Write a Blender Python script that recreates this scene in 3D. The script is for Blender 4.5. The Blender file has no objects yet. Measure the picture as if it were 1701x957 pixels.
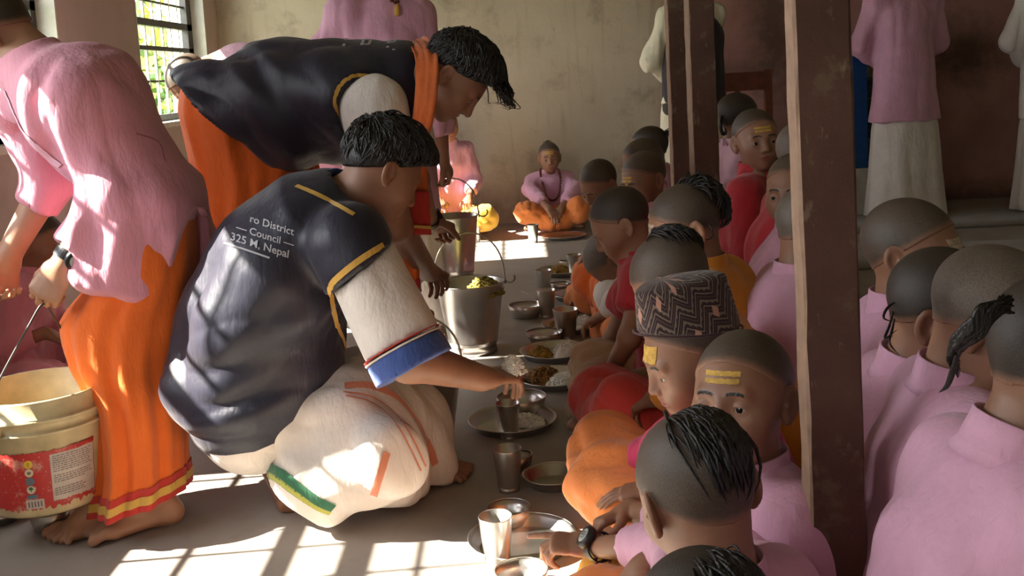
import bpy, bmesh, math, random
import numpy as np
from mathutils import Vector, Matrix
from mathutils.bvhtree import BVHTree

# ------------------------------------------------------------------ camera, world, sun, exposure
scene = bpy.context.scene
COL = scene.collection
FOC, PPX, PPY, CAMH = 1750.0, 850.5, 319.0, 1.05
PITCH, ROLL = math.atan(199 / FOC), 0.053
_fw = np.array([0, math.cos(PITCH), -math.sin(PITCH)])
_r0 = np.array([1.0, 0, 0]); _u0 = np.array([0, math.sin(PITCH), math.cos(PITCH)])
_rt = math.cos(ROLL) * _r0 - math.sin(ROLL) * _u0
_up = math.sin(ROLL) * _r0 + math.cos(ROLL) * _u0
CAM = np.array([0, 0, CAMH])

def ray(x, y):
    return _fw + _rt * (x - PPX) / FOC - _up * (y - PPY) / FOC
def at(x, y, Y):
    "point of the place seen at photo position (x, y) at distance Y into the room"
    d = ray(x, y); return CAM + d * (Y / d[1])
def atz(x, y, z=0.0):
    d = ray(x, y); return CAM + d * ((z - CAMH) / d[2])

cam_data = bpy.data.cameras.new('camera')
cam = bpy.data.objects.new('camera', cam_data); COL.objects.link(cam)
cam_data.sensor_fit = 'HORIZONTAL'; cam_data.sensor_width = 36.0
cam_data.lens = FOC / 1701 * 36.0
cam_data.shift_y = -(478.5 - PPY) / 1701
cam_data.clip_start = 0.02
cam.matrix_world = Matrix(((_rt[0], _up[0], -_fw[0], 0), (_rt[1], _up[1], -_fw[1], 0), (_rt[2], _up[2], -_fw[2], CAMH), (0, 0, 0, 1)))
scene.camera = cam

world = bpy.data.worlds.new('sky'); scene.world = world; world.use_nodes = True
_bg = world.node_tree.nodes['Background']
_bg.inputs[0].default_value = (0.93, 0.96, 1.0, 1); _bg.inputs[1].default_value = 11.0
sun_data = bpy.data.lights.new('sun', 'SUN'); sun_data.energy = 46.0; sun_data.angle = 0.009
sun_data.color = (1.0, 0.93, 0.80)
sun = bpy.data.objects.new('sun', sun_data); COL.objects.link(sun)
_sd = Vector((1.0, 0.07, -0.87)).normalized()
sun.rotation_euler = _sd.to_track_quat('-Z', 'Y').to_euler()
def area_light(name, loc, direction, sx, sy, power, color=(1, 1, 1)):
    d = bpy.data.lights.new(name, 'AREA'); d.shape = 'RECTANGLE'; d.size = sx; d.size_y = sy; d.energy = power; d.color = color
    o = bpy.data.objects.new(name, d); COL.objects.link(o); o.location = loc
    o.rotation_euler = Vector(direction).to_track_quat('-Z', 'Y').to_euler(); return o
# added fill lamp high behind the camera; the wall there has no opening
area_light('rear_fill', (-0.6, -2.6, 2.3), (0.15, 1, -0.35), 2.6, 1.6, 14, (1.0, 0.96, 0.92))
vs = scene.view_settings
scene.display_settings.display_device = 'sRGB'
vs.view_transform = 'Standard'; vs.look = 'None'; vs.gamma = 1.0; vs.use_curve_mapping = False
vs.exposure = 0.0

# ------------------------------------------------------------------ small helpers
def nz(v):
    v = np.asarray(v, float); return v / max(np.linalg.norm(v), 1e-9)
def lin(r, g, b):
    f = lambda c: (c / 255 / 12.92) if c / 255 <= 0.04045 else ((c / 255 + 0.055) / 1.055) ** 2.4
    return (f(r), f(g), f(b))
def A(*v): return np.array(v, float)

class NT:
    def __init__(s, name):
        s.m = bpy.data.materials.new(name); s.m.use_nodes = True
        s.t = s.m.node_tree; s.n = s.t.nodes; s.b = s.n['Principled BSDF']
    def add(s, t, **kw):
        n = s.n.new(t)
        for k, v in kw.items():
            if k in n.inputs: n.inputs[k].default_value = v
            else: setattr(n, k, v)
        return n
    def link(s, a, b): s.t.links.new(a, b)
    def coord(s, scale=(1, 1, 1), kind='Object'):
        tc = s.add('ShaderNodeTexCoord'); mp = s.add('ShaderNodeMapping'); mp.inputs['Scale'].default_value = scale
        s.link(tc.outputs[kind], mp.inputs['Vector']); return mp.outputs['Vector']
    def noise(s, vec, scale, detail=4, rough=0.55):
        n = s.add('ShaderNodeTexNoise'); n.inputs['Scale'].default_value = scale; n.inputs['Detail'].default_value = detail
        n.inputs['Roughness'].default_value = rough
        s.link(vec, n.inputs['Vector']); return n.outputs['Fac']
    def ramp(s, fac, stops):
        r = s.add('ShaderNodeValToRGB'); e = r.color_ramp.elements
        while len(e) < len(stops): e.new(0.5)
        for el, (p, c) in zip(e, stops):
            el.position = p; el.color = (*c, 1) if len(c) == 3 else c
        s.link(fac, r.inputs['Fac']); return r.outputs['Color']
    def mix(s, fac, a, b, blend='MIX'):
        n = s.add('ShaderNodeMix', data_type='RGBA', blend_type=blend)
        for i, v in ((0, fac), (6, a), (7, b)):
            if hasattr(v, 'is_linked'): s.link(v, n.inputs[i])
            else: n.inputs[i].default_value = v if i == 0 else (*v, 1)
        return n.outputs[2]
    def math(s, op, a, b=0.0, c=0.0):
        n = s.add('ShaderNodeMath', operation=op)
        for i, v in enumerate((a, b, c)):
            if hasattr(v, 'is_linked'): s.link(v, n.inputs[i])
            else: n.inputs[i].default_value = v
        return n.outputs[0]
    def bump(s, h, strength=0.3, dist=0.01):
        n = s.add('ShaderNodeBump'); n.inputs['Strength'].default_value = strength; n.inputs['Distance'].default_value = dist
        s.link(h, n.inputs['Height']); s.link(n.outputs[0], s.b.inputs['Normal'])
    def base(s, c): 
        if hasattr(c, 'is_linked'): s.link(c, s.b.inputs['Base Color'])
        else: s.b.inputs['Base Color'].default_value = (*c, 1)
    def set(s, **kw):
        for k, v in kw.items(): s.b.inputs[k.replace('_', ' ')].default_value = v
        return s

def simple(name, col, rough=0.6, metal=0.0, var=0.0, scale=20, bump=0.0, bscale=60, **kw):
    t = NT(name); t.b.inputs['Roughness'].default_value = rough; t.b.inputs['Metallic'].default_value = metal
    v = t.coord()
    if var:
        f = t.noise(v, scale)
        t.base(t.ramp(f, [(0.3, tuple(c * (1 - var) for c in col)), (0.7, tuple(min(1, c * (1 + var)) for c in col))]))
    else: t.base(col)
    if bump: t.bump(t.noise(v, bscale, 5), bump, 0.004)
    t.set(**kw); return t.m

def cloth(name, col, rough=0.8, var=0.10, weave=900, fold=0.45, sheen=0.2, trans=0.0, stretch=(1, 1, 0.35)):
    "woven cloth: fine thread bump over soft creases"
    t = NT(name); v = t.coord(); v2 = t.coord(stretch)
    f = t.noise(v, 9, 4)
    t.base(t.ramp(f, [(0.25, tuple(c * (1 - var) for c in col)), (0.75, tuple(min(1, c * (1 + var)) for c in col))]))
    cr = t.noise(v2, 13, 4, 0.6); th = t.noise(v, weave, 1)
    ridge = t.math('ABSOLUTE', t.math('SUBTRACT', cr, 0.5))
    t.bump(t.math('ADD', t.math('MULTIPLY', ridge, 1.0), t.math('MULTIPLY', th, 0.03)), fold, 0.026)
    t.set(Roughness=rough, Sheen_Weight=sheen, Sheen_Roughness=0.5)
    if trans: t.set(Transmission_Weight=0.0)
    return t.m

def skin(name, col, lipc):
    t = NT(name); v = t.coord()
    f = t.noise(v, 14, 5)
    c = t.ramp(f, [(0.3, tuple(x * 0.86 for x in col)), (0.7, tuple(x * 1.12 for x in col))])
    a = t.add('ShaderNodeAttribute', attribute_name='tint')
    t.base(t.mix(a.outputs['Fac'], c, lipc))
    t.bump(t.noise(v, 420, 3), 0.12, 0.002)
    t.set(Roughness=0.48, Subsurface_Weight=0.10, Subsurface_Scale=0.006)
    t.b.inputs['Subsurface Radius'].default_value = (1.0, 0.4, 0.2)
    return t.m

def stubble(name, col, under=(0.29, 0.145, 0.085), var=0.35):
    t = NT(name); v = t.coord()
    f = t.noise(v, 700, 2); g = t.noise(v, 16, 4)
    c = t.ramp(f, [(0.35, tuple(x * (1 - var) for x in col)), (0.65, tuple(x * (1 + var) for x in col))])
    c2 = t.ramp(g, [(0.3, (0.8, 0.8, 0.8)), (0.7, (1.1, 1.08, 1.05))])
    a = t.add('ShaderNodeAttribute', attribute_name='scalp')
    t.base(t.mix(a.outputs['Fac'], under, t.mix(1.0, c, c2, 'MULTIPLY'))); t.bump(f, 0.35, 0.002)
    t.set(Roughness=0.5); return t.m

def hairmat(name, col):
    t = NT(name); v = t.coord((1, 1, 0.25))
    f = t.noise(v, 260, 3)
    t.base(t.ramp(f, [(0.3, tuple(x * 0.5 for x in col)), (0.7, tuple(x * 1.6 for x in col))]))
    t.bump(f, 0.6, 0.004); t.set(Roughness=0.38); return t.m

M = {}
M['skin'] = skin('skin', (0.300, 0.150, 0.088), (0.30, 0.10, 0.075))
M['skin_dark'] = skin('skin_dark', (0.220, 0.110, 0.063), (0.22, 0.075, 0.055))
M['skin_fair'] = skin('skin_fair', (0.400, 0.210, 0.130), (0.40, 0.13, 0.10))
M['stubble'] = stubble('stubble', (0.088, 0.064, 0.046))
M['stubble_dark'] = stubble('stubble_dark', (0.042, 0.031, 0.023))
M['stubble_grey'] = stubble('stubble_grey', (0.145, 0.114, 0.090))
M['hair'] = hairmat('hair', (0.010, 0.008, 0.007))
M['pink'] = cloth('pink_cotton', (0.68, 0.365, 0.495))
M['pink_warm'] = cloth('pink_warm_cotton', (0.68, 0.29, 0.375))
M['seam'] = cloth('seam_shadow_cloth', (0.36, 0.11, 0.16))
M['pink_pale'] = cloth('pink_pale_cotton', (0.78, 0.47, 0.58))
M['orange'] = cloth('orange_cotton', (0.80, 0.145, 0.010), weave=600)
M['orange_soft'] = cloth('orange_soft_cotton', (0.80, 0.24, 0.055))
M['yellow'] = cloth('yellow_cotton', (0.80, 0.44, 0.04))
M['ochre'] = cloth('ochre_cotton', (0.70, 0.27, 0.02))
M['red'] = cloth('red_cotton', (0.42, 0.012, 0.022))
M['scarlet'] = cloth('scarlet_cotton', (0.52, 0.030, 0.020))
M['magenta'] = cloth('magenta_cotton', (0.50, 0.025, 0.10))
M['tan'] = cloth('tan_cotton', (0.36, 0.20, 0.09))
M['white'] = cloth('white_cotton', (0.74, 0.68, 0.62))
M['cream'] = cloth('cream_cotton', (0.74, 0.70, 0.52))
M['black_cloth'] = cloth('black_wool', (0.020, 0.018, 0.022))
M['navy'] = cloth('navy_nylon', (0.011, 0.011, 0.026), rough=0.45, var=0.08, fold=0.28, sheen=0.1, weave=1500)
M['gold'] = cloth('gold_braid', (0.62, 0.36, 0.06), rough=0.55, weave=1200)
M['blue'] = cloth('blue_rib', (0.035, 0.08, 0.30))
M['green'] = cloth('green_border', (0.02, 0.13, 0.06))
M['lime'] = cloth('lime_braid', (0.42, 0.42, 0.07))
M['salmon'] = cloth('salmon_stripe', (0.66, 0.24, 0.14))
M['print'] = simple('print_grey', (0.50, 0.49, 0.52), 0.7)
M['tilak'] = simple('sandal_paste', (0.62, 0.38, 0.08), 0.8, var=0.25, scale=90, bump=0.4, bscale=300)
M['tilak_pale'] = simple('pale_paste', (0.55, 0.45, 0.34), 0.8, var=0.25, scale=90, bump=0.4, bscale=300)
M['eye_white'] = simple('eye_white', (0.62, 0.58, 0.54), 0.15)
M['iris'] = simple('iris', (0.012, 0.007, 0.005), 0.1)
M['black_rubber'] = simple('black_rubber', (0.012, 0.012, 0.013), 0.45, var=0.2, scale=80)
M['lcd'] = simple('watch_glass', (0.42, 0.44, 0.41), 0.2)
M['bead'] = simple('rudraksha_bead', (0.13, 0.035, 0.014), 0.6, var=0.4, scale=300, bump=0.6, bscale=500)

def link_mesh(name, V, polys, mat, parent=None, smooth=True, off=None, mats=None):
    me = bpy.data.meshes.new(name)
    V = np.asarray(V, np.float32)
    if off is not None: V = V - np.asarray(off, np.float32)
    if isinstance(polys, np.ndarray):
        k = polys.shape[1]; n = len(polys)
        me.vertices.add(len(V)); me.vertices.foreach_set('co', V.ravel())
        me.loops.add(n * k); me.loops.foreach_set('vertex_index', polys.astype(np.int32).ravel())
        me.polygons.add(n); me.polygons.foreach_set('loop_start', np.arange(0, n * k, k, dtype=np.int32))
        me.update(calc_edges=True)
    else:
        me.from_pydata(V.tolist(), [], polys)
    if smooth: me.polygons.foreach_set('use_smooth', np.ones(len(me.polygons), bool))
    me.validate()
    if mat is not None: me.materials.append(mat)
    for m in mats or []: me.materials.append(m)
    o = bpy.data.objects.new(name, me); COL.objects.link(o)
    if parent is not None: o.parent = parent
    return o

def tag(o, label, cat, group=None, kind=None):
    o['label'] = label
    if cat: o['category'] = cat
    if group: o['group'] = group
    if kind: o['kind'] = kind
    return o
def thing(name, loc, label, cat, group=None):
    o = bpy.data.objects.new(name, None); COL.objects.link(o); o.location = tuple(float(c) for c in loc); o.empty_display_size = 0.1
    return tag(o, label, cat, group)
def structure(o): o['kind'] = 'structure'; return o

class MB:
    "collects pieces into one mesh"
    def __init__(s): s.V = []; s.F = []; s.mi = []
    def add(s, V, F, mi=0):
        b = len(s.V); s.V += [tuple(map(float, v)) for v in V]; s.F += [tuple(int(i) + b for i in f) for f in F]; s.mi += [mi] * len(F)
    def box(s, lo, hi, mi=0, R=None, c=None):
        x0, y0, z0 = lo; x1, y1, z1 = hi
        V = np.array([(x0, y0, z0), (x1, y0, z0), (x1, y1, z0), (x0, y1, z0), (x0, y0, z1), (x1, y0, z1), (x1, y1, z1), (x0, y1, z1)], float)
        if R is not None: V = V @ np.asarray(R).T
        if c is not None: V = V + np.asarray(c)
        s.add(V, [(0, 3, 2, 1), (4, 5, 6, 7), (0, 1, 5, 4), (1, 2, 6, 5), (2, 3, 7, 6), (3, 0, 4, 7)], mi)
    def tube(s, pts, r, n=10, cap=True, mi=0, flat=None):
        V, F = tube_mesh(pts, r, n, cap, flat); s.add(V, F, mi)
    def lathe(s, prof, c=(0, 0, 0), n=48, mi=0, wob=None):
        V = []; F = []; m = len(prof)
        for i in range(n):
            a = 2 * math.pi * i / n; ca, sa = math.cos(a), math.sin(a)
            for (r, z) in prof: V.append((c[0] + r * ca, c[1] + r * sa, c[2] + z))
        for i in range(n):
            j = (i + 1) % n
            for k in range(m - 1):
                F.append((i * m + k, j * m + k, j * m + k + 1, i * m + k + 1))
        s.add(V, F, mi)
    def build(s, name, mat, parent=None, smooth=True, off=None, mats=None):
        o = link_mesh(name, s.V, s.F, mat, parent, smooth, off, mats)
        if mats: o.data.polygons.foreach_set('material_index', np.array(s.mi, np.int32))
        return o

def smooth_path(pts, n=8):
    "Catmull-Rom through the points"
    P = np.asarray(pts, float); out = []
    Q = np.vstack([2 * P[0] - P[1], P, 2 * P[-1] - P[-2]])
    for i in range(1, len(Q) - 2):
        for k in range(n):
            t = k / n
            out.append(0.5 * ((2 * Q[i]) + (-Q[i-1] + Q[i+1]) * t + (2*Q[i-1] - 5*Q[i] + 4*Q[i+1] - Q[i+2]) * t*t + (-Q[i-1] + 3*Q[i] - 3*Q[i+1] + Q[i+2]) * t**3))
    out.append(P[-1]); return np.array(out)

def tube_mesh(pts, r, n=10, cap=True, flat=None):
    P = np.asarray(pts, float); m = len(P)
    rr = np.full(m, r) if np.isscalar(r) else np.asarray(r, float)
    T = np.gradient(P, axis=0); T /= np.maximum(np.linalg.norm(T, axis=1, keepdims=True), 1e-9)
    u = np.cross(T[0], A(0, 0, 1)); 
    if np.linalg.norm(u) < 1e-3: u = np.cross(T[0], A(1, 0, 0))
    u = nz(u); V = []
    for i in range(m):
        u = nz(u - T[i] * (u @ T[i])); v = np.cross(T[i], u)
        for k in range(n):
            a = 2 * math.pi * k / n
            V.append(P[i] + rr[i] * (math.cos(a) * u + math.sin(a) * v * (flat or 1.0)))
    F = [(i*n+k, i*n+(k+1) % n, (i+1)*n+(k+1) % n, (i+1)*n+k) for i in range(m-1) for k in range(n)]
    if cap:
        F.append(tuple(range(n))[::-1]); F.append(tuple((m-1)*n+k for k in range(n)))
    return V, F

# ------------------------------------------------------------------ noise and implicit surfaces
def _hash(i, j, k, seed):
    h = (i.astype(np.int64) * 374761393 + j.astype(np.int64) * 668265263 + k.astype(np.int64) * 2147483647 + seed * 1274126177) & 0xffffffff
    h = ((h ^ (h >> 13)) * 1274126177) & 0xffffffff
    return ((h ^ (h >> 16)) & 0xffff) / 65535.0
def vnoise(P, seed=0):
    P = np.asarray(P); I = np.floor(P).astype(np.int64); f = P - I; u = f * f * (3 - 2 * f); out = 0
    for a in (0, 1):
        for b in (0, 1):
            for c in (0, 1):
                w = (u[:, 0] if a else 1-u[:, 0]) * (u[:, 1] if b else 1-u[:, 1]) * (u[:, 2] if c else 1-u[:, 2])
                out = out + w * _hash(I[:, 0]+a, I[:, 1]+b, I[:, 2]+c, seed)
    return out * 2 - 1
def folds(V, freq=9.0, axis=(0, 0, 1), squash=0.3, seed=0):
    "creases running along axis: ridged noise on stretched, warped coordinates"
    a = nz(axis); s = (V @ a)[:, None] * a
    Q = (V - s + s * squash) * freq
    w = np.stack([vnoise(Q * 0.6 + 7, seed), vnoise(Q * 0.6 + 31, seed+1), vnoise(Q * 0.6 + 57, seed+2)], 1)
    n1 = np.abs(vnoise(Q + w * 1.3, seed+3)); R2 = Q[:, [1, 2, 0]] * A(1.9, 2.3, 2.0)
    n2 = np.abs(vnoise(R2 + w * 1.5, seed+4)); n3 = np.abs(vnoise(Q * 2.2 + w * 0.8 + 11, seed+5))
    return 1.5 * n1 + 0.45 * n2 + 0.55 * n3 - 0.75

class Field:
    def __init__(s): s.p = []; s.cuts = []
    def add(s, prim, k=0.02): s.p.append((prim, k, 1)); return s
    def sub(s, prim, k=0.004): s.p.append((prim, k, -1)); return s
    def isect(s, fn): s.cuts.append(fn); return s
    def mesh(s, h=0.01, fine=()):
        lo = np.min([p[0][1] for p in s.p if p[2] > 0], 0) - 3 * h; hi = np.max([p[0][2] for p in s.p if p[2] > 0], 0) + 3 * h
        ax = []
        for d in range(3):
            c = [lo[d]]
            while c[-1] < hi[d]:
                x = c[-1]; st = h
                for fl, fh, fs in fine:
                    if fl[d] - fs <= x + 1e-9 <= fh[d]: st = min(st, fs)
                    elif x < fl[d] and x + st > fl[d]: st = max(fs, min(st, fl[d] - x))
                c.append(x + st)
            ax.append(np.array(c, np.float32))
        Fd = np.full([len(a) for a in ax], 1.0, np.float32)
        for (fn, pl, ph), k, mode in s.p:
            m = k + 2 * h + 0.004
            sl = []
            for d in range(3):
                a = np.searchsorted(ax[d], pl[d] - m); b = np.searchsorted(ax[d], ph[d] + m)
                sl.append(slice(max(a - 1, 0), min(b + 1, len(ax[d]))))
            if any(q.stop <= q.start for q in sl): continue
            X = ax[0][sl[0]][:, None, None]; Y = ax[1][sl[1]][None, :, None]; Z = ax[2][sl[2]][None, None, :]
            d_ = fn(X, Y, Z).astype(np.float32); cur = Fd[sl[0], sl[1], sl[2]]
            if mode > 0:
                w = np.maximum(k - np.abs(cur - d_), 0) / max(k, 1e-6); Fd[sl[0], sl[1], sl[2]] = np.minimum(cur, d_) - w * w * k * 0.25
            else:
                d_ = -d_; w = np.maximum(k - np.abs(cur - d_), 0) / max(k, 1e-6); Fd[sl[0], sl[1], sl[2]] = np.maximum(cur, d_) + w * w * k * 0.25
        if s.cuts:
            X = ax[0][:, None, None]; Y = ax[1][None, :, None]; Z = ax[2][None, None, :]
            for fn in s.cuts: Fd = np.maximum(Fd, fn(X, Y, Z))
        return surface_nets(Fd, ax)

def surface_nets(Fd, ax):
    ins = Fd < 0
    nx, ny, nzz = Fd.shape
    c = ins[:-1, :-1, :-1].astype(np.int8)
    tot = np.zeros((nx-1, ny-1, nzz-1), np.int8)
    for a in (0, 1):
        for b in (0, 1):
            for d in (0, 1): tot += ins[a:nx-1+a, b:ny-1+b, d:nzz-1+d]
    act = (tot > 0) & (tot < 8)
    I, J, K = np.nonzero(act)
    idx = np.full(act.shape, -1, np.int64); idx[I, J, K] = np.arange(len(I))
    S = np.zeros((len(I), 3)); n = np.zeros(len(I))
    co = [(a, b, d) for a in (0, 1) for b in (0, 1) for d in (0, 1)]
    for p in co:
        for dm in range(3):
            if p[dm]: continue
            q = list(p); q[dm] = 1
            f0 = Fd[I+p[0], J+p[1], K+p[2]]; f1 = Fd[I+q[0], J+q[1], K+q[2]]
            cr = (f0 < 0) != (f1 < 0)
            t = np.where(cr, f0 / np.where(cr, f0 - f1, 1), 0)
            P0 = np.stack([ax[0][I+p[0]], ax[1][J+p[1]], ax[2][K+p[2]]], 1).astype(float)
            P1 = np.stack([ax[0][I+q[0]], ax[1][J+q[1]], ax[2][K+q[2]]], 1)
            S += np.where(cr[:, None], P0 + t[:, None] * (P1 - P0), 0); n += cr
    V = S / n[:, None]; Q = []
    for dm in range(3):
        sl0 = [slice(1, -1)] * 3; sl0[dm] = slice(0, -1); sl1 = list(sl0); sl1[dm] = slice(1, None)
        a = ins[tuple(sl0)]; b = ins[tuple(sl1)]
        i, j, k = np.nonzero(a != b); g = np.stack([i, j, k], 1)
        for d in range(3):
            if d != dm: g[:, d] += 1
        e1, e2 = [(1, 2), (2, 0), (0, 1)][dm]
        def cell(u, v):
            h = g.copy(); h[:, e1] -= u; h[:, e2] -= v; return idx[h[:, 0], h[:, 1], h[:, 2]]
        q = np.stack([cell(1, 1), cell(0, 1), cell(0, 0), cell(1, 0)], 1)
        fl = ~a[i, j, k]; q[fl] = q[fl][:, ::-1]; Q.append(q)
    Q = np.concatenate(Q); Q = Q[(Q >= 0).all(1)]
    return V, Q

def vnormals(V, Q):
    n = np.cross(V[Q[:, 2]] - V[Q[:, 0]], V[Q[:, 3]] - V[Q[:, 1]]); N = np.zeros_like(V)
    for k in range(4): np.add.at(N, Q[:, k], n)
    return N / np.maximum(np.linalg.norm(N, axis=1, keepdims=True), 1e-12)
def relax(V, Q, it=1, lam=0.5):
    for _ in range(it):
        S = np.zeros_like(V); c = np.zeros(len(V))
        for k in range(4):
            np.add.at(S, Q[:, k], V[Q[:, (k+1) % 4]] + V[Q[:, k-1]]); np.add.at(c, Q[:, k], 2)
        V = V + lam * (S / np.maximum(c, 1)[:, None] - V)
    return V

# primitives -> (function, lower corner, upper corner)
def rcone(a, b, ra, rb):
    a = np.asarray(a, float); b = np.asarray(b, float); ba = b - a; L2 = float(max(ba @ ba, 1e-9)); r = max(ra, rb)
    def fn(X, Y, Z):
        x, y, z = X - a[0], Y - a[1], Z - a[2]
        t = np.clip((x * ba[0] + y * ba[1] + z * ba[2]) / L2, 0, 1)
        return np.sqrt((x - t*ba[0])**2 + (y - t*ba[1])**2 + (z - t*ba[2])**2) - (ra + t * (rb - ra))
    return fn, np.minimum(a, b) - r, np.maximum(a, b) + r
def ball(c, r): return rcone(c, np.asarray(c) + A(0, 0, 1e-4), r, r)
def ecap(a, b, ra, rb, side, cap=None):
    "tapering limb of elliptic section: ra, rb = (half width along side, half depth)"
    a = np.asarray(a, float); b = np.asarray(b, float); ba = b - a; L = max(np.linalg.norm(ba), 1e-6); w = ba / L
    u = nz(np.asarray(side, float) - w * (np.asarray(side, float) @ w)); v = np.cross(w, u); r = max(*ra, *rb)
    def fn(X, Y, Z):
        x, y, z = X - a[0], Y - a[1], Z - a[2]
        tw = x*w[0] + y*w[1] + z*w[2]; t = np.clip(tw / L, 0, 1); dw = tw - t * L
        du = x*u[0] + y*u[1] + z*u[2]; dv = x*v[0] + y*v[1] + z*v[2]
        ru = ra[0] + t*(rb[0]-ra[0]); rv = ra[1] + t*(rb[1]-ra[1]); rw = cap or np.minimum(ru, rv)
        k0 = np.sqrt((du/ru)**2 + (dv/rv)**2 + (dw/rw)**2); k1 = np.sqrt((du/ru**2)**2 + (dv/rv**2)**2 + (dw/rw**2)**2)
        return k0 * (k0 - 1) / np.maximum(k1, 1e-4)
    return fn, np.minimum(a, b) - r, np.maximum(a, b) + r
def ell(c, r, R=np.eye(3)):
    c = np.asarray(c, float); r = np.asarray(r, float); m = r.max()
    def fn(X, Y, Z):
        x, y, z = X - c[0], Y - c[1], Z - c[2]
        p = [(x*R[0][i] + y*R[1][i] + z*R[2][i]) for i in range(3)]
        k0 = np.sqrt(sum((p[i]/r[i])**2 for i in range(3))); k1 = np.sqrt(sum((p[i]/r[i]**2)**2 for i in range(3)))
        return k0 * (k0 - 1) / np.maximum(k1, 1e-4)
    return fn, c - m, c + m
def plane(c, n):
    "half space behind the plane"
    c = np.asarray(c, float); n = nz(n)
    return lambda X, Y, Z: ((X - c[0]) * n[0] + (Y - c[1]) * n[1] + (Z - c[2]) * n[2]).astype(np.float32)
def prism(pts, y0, y1):
    "convex outline (x, z), counter-clockwise seen from -Y, between y0 and y1"
    P = np.asarray(pts, float)
    def fn(X, Y, Z):
        d = np.maximum(y0 - Y, Y - y1) + 0 * X + 0 * Z
        for i in range(len(P)):
            e = P[(i+1) % len(P)] - P[i]; n = nz((e[1], -e[0])); d = np.maximum(d, (X - P[i][0]) * n[0] + (Z - P[i][1]) * n[1])
        return d
    return fn, A(P[:, 0].min(), y0, P[:, 1].min()), A(P[:, 0].max(), y1, P[:, 1].max())
def chain(f, pts, rs, k=0.02):
    for i in range(len(pts) - 1): f.add(rcone(pts[i], pts[i+1], rs[i], rs[i+1]), k)

# ------------------------------------------------------------------ figures
UP = A(0, 0, 1)
def azdir(a):
    a = math.radians(a); return A(math.sin(a), -math.cos(a), 0)
def headR(az, pitch=0, roll=0):
    "columns: the head's right, forward, up; az 0 faces the camera, -90 faces the left wall"
    f = azdir(az); u = UP.copy(); r = np.cross(f, u); p = math.radians(pitch); q = math.radians(roll)
    f, u = math.cos(p)*f - math.sin(p)*u, math.cos(p)*u + math.sin(p)*f
    u, r = math.cos(q)*u + math.sin(q)*r, math.cos(q)*r - math.sin(q)*u
    return np.stack([r, f, u], 1)
CR_C, CR_R = A(0, -0.012, 0.022), A(0.0755, 0.094, 0.083)

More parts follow.
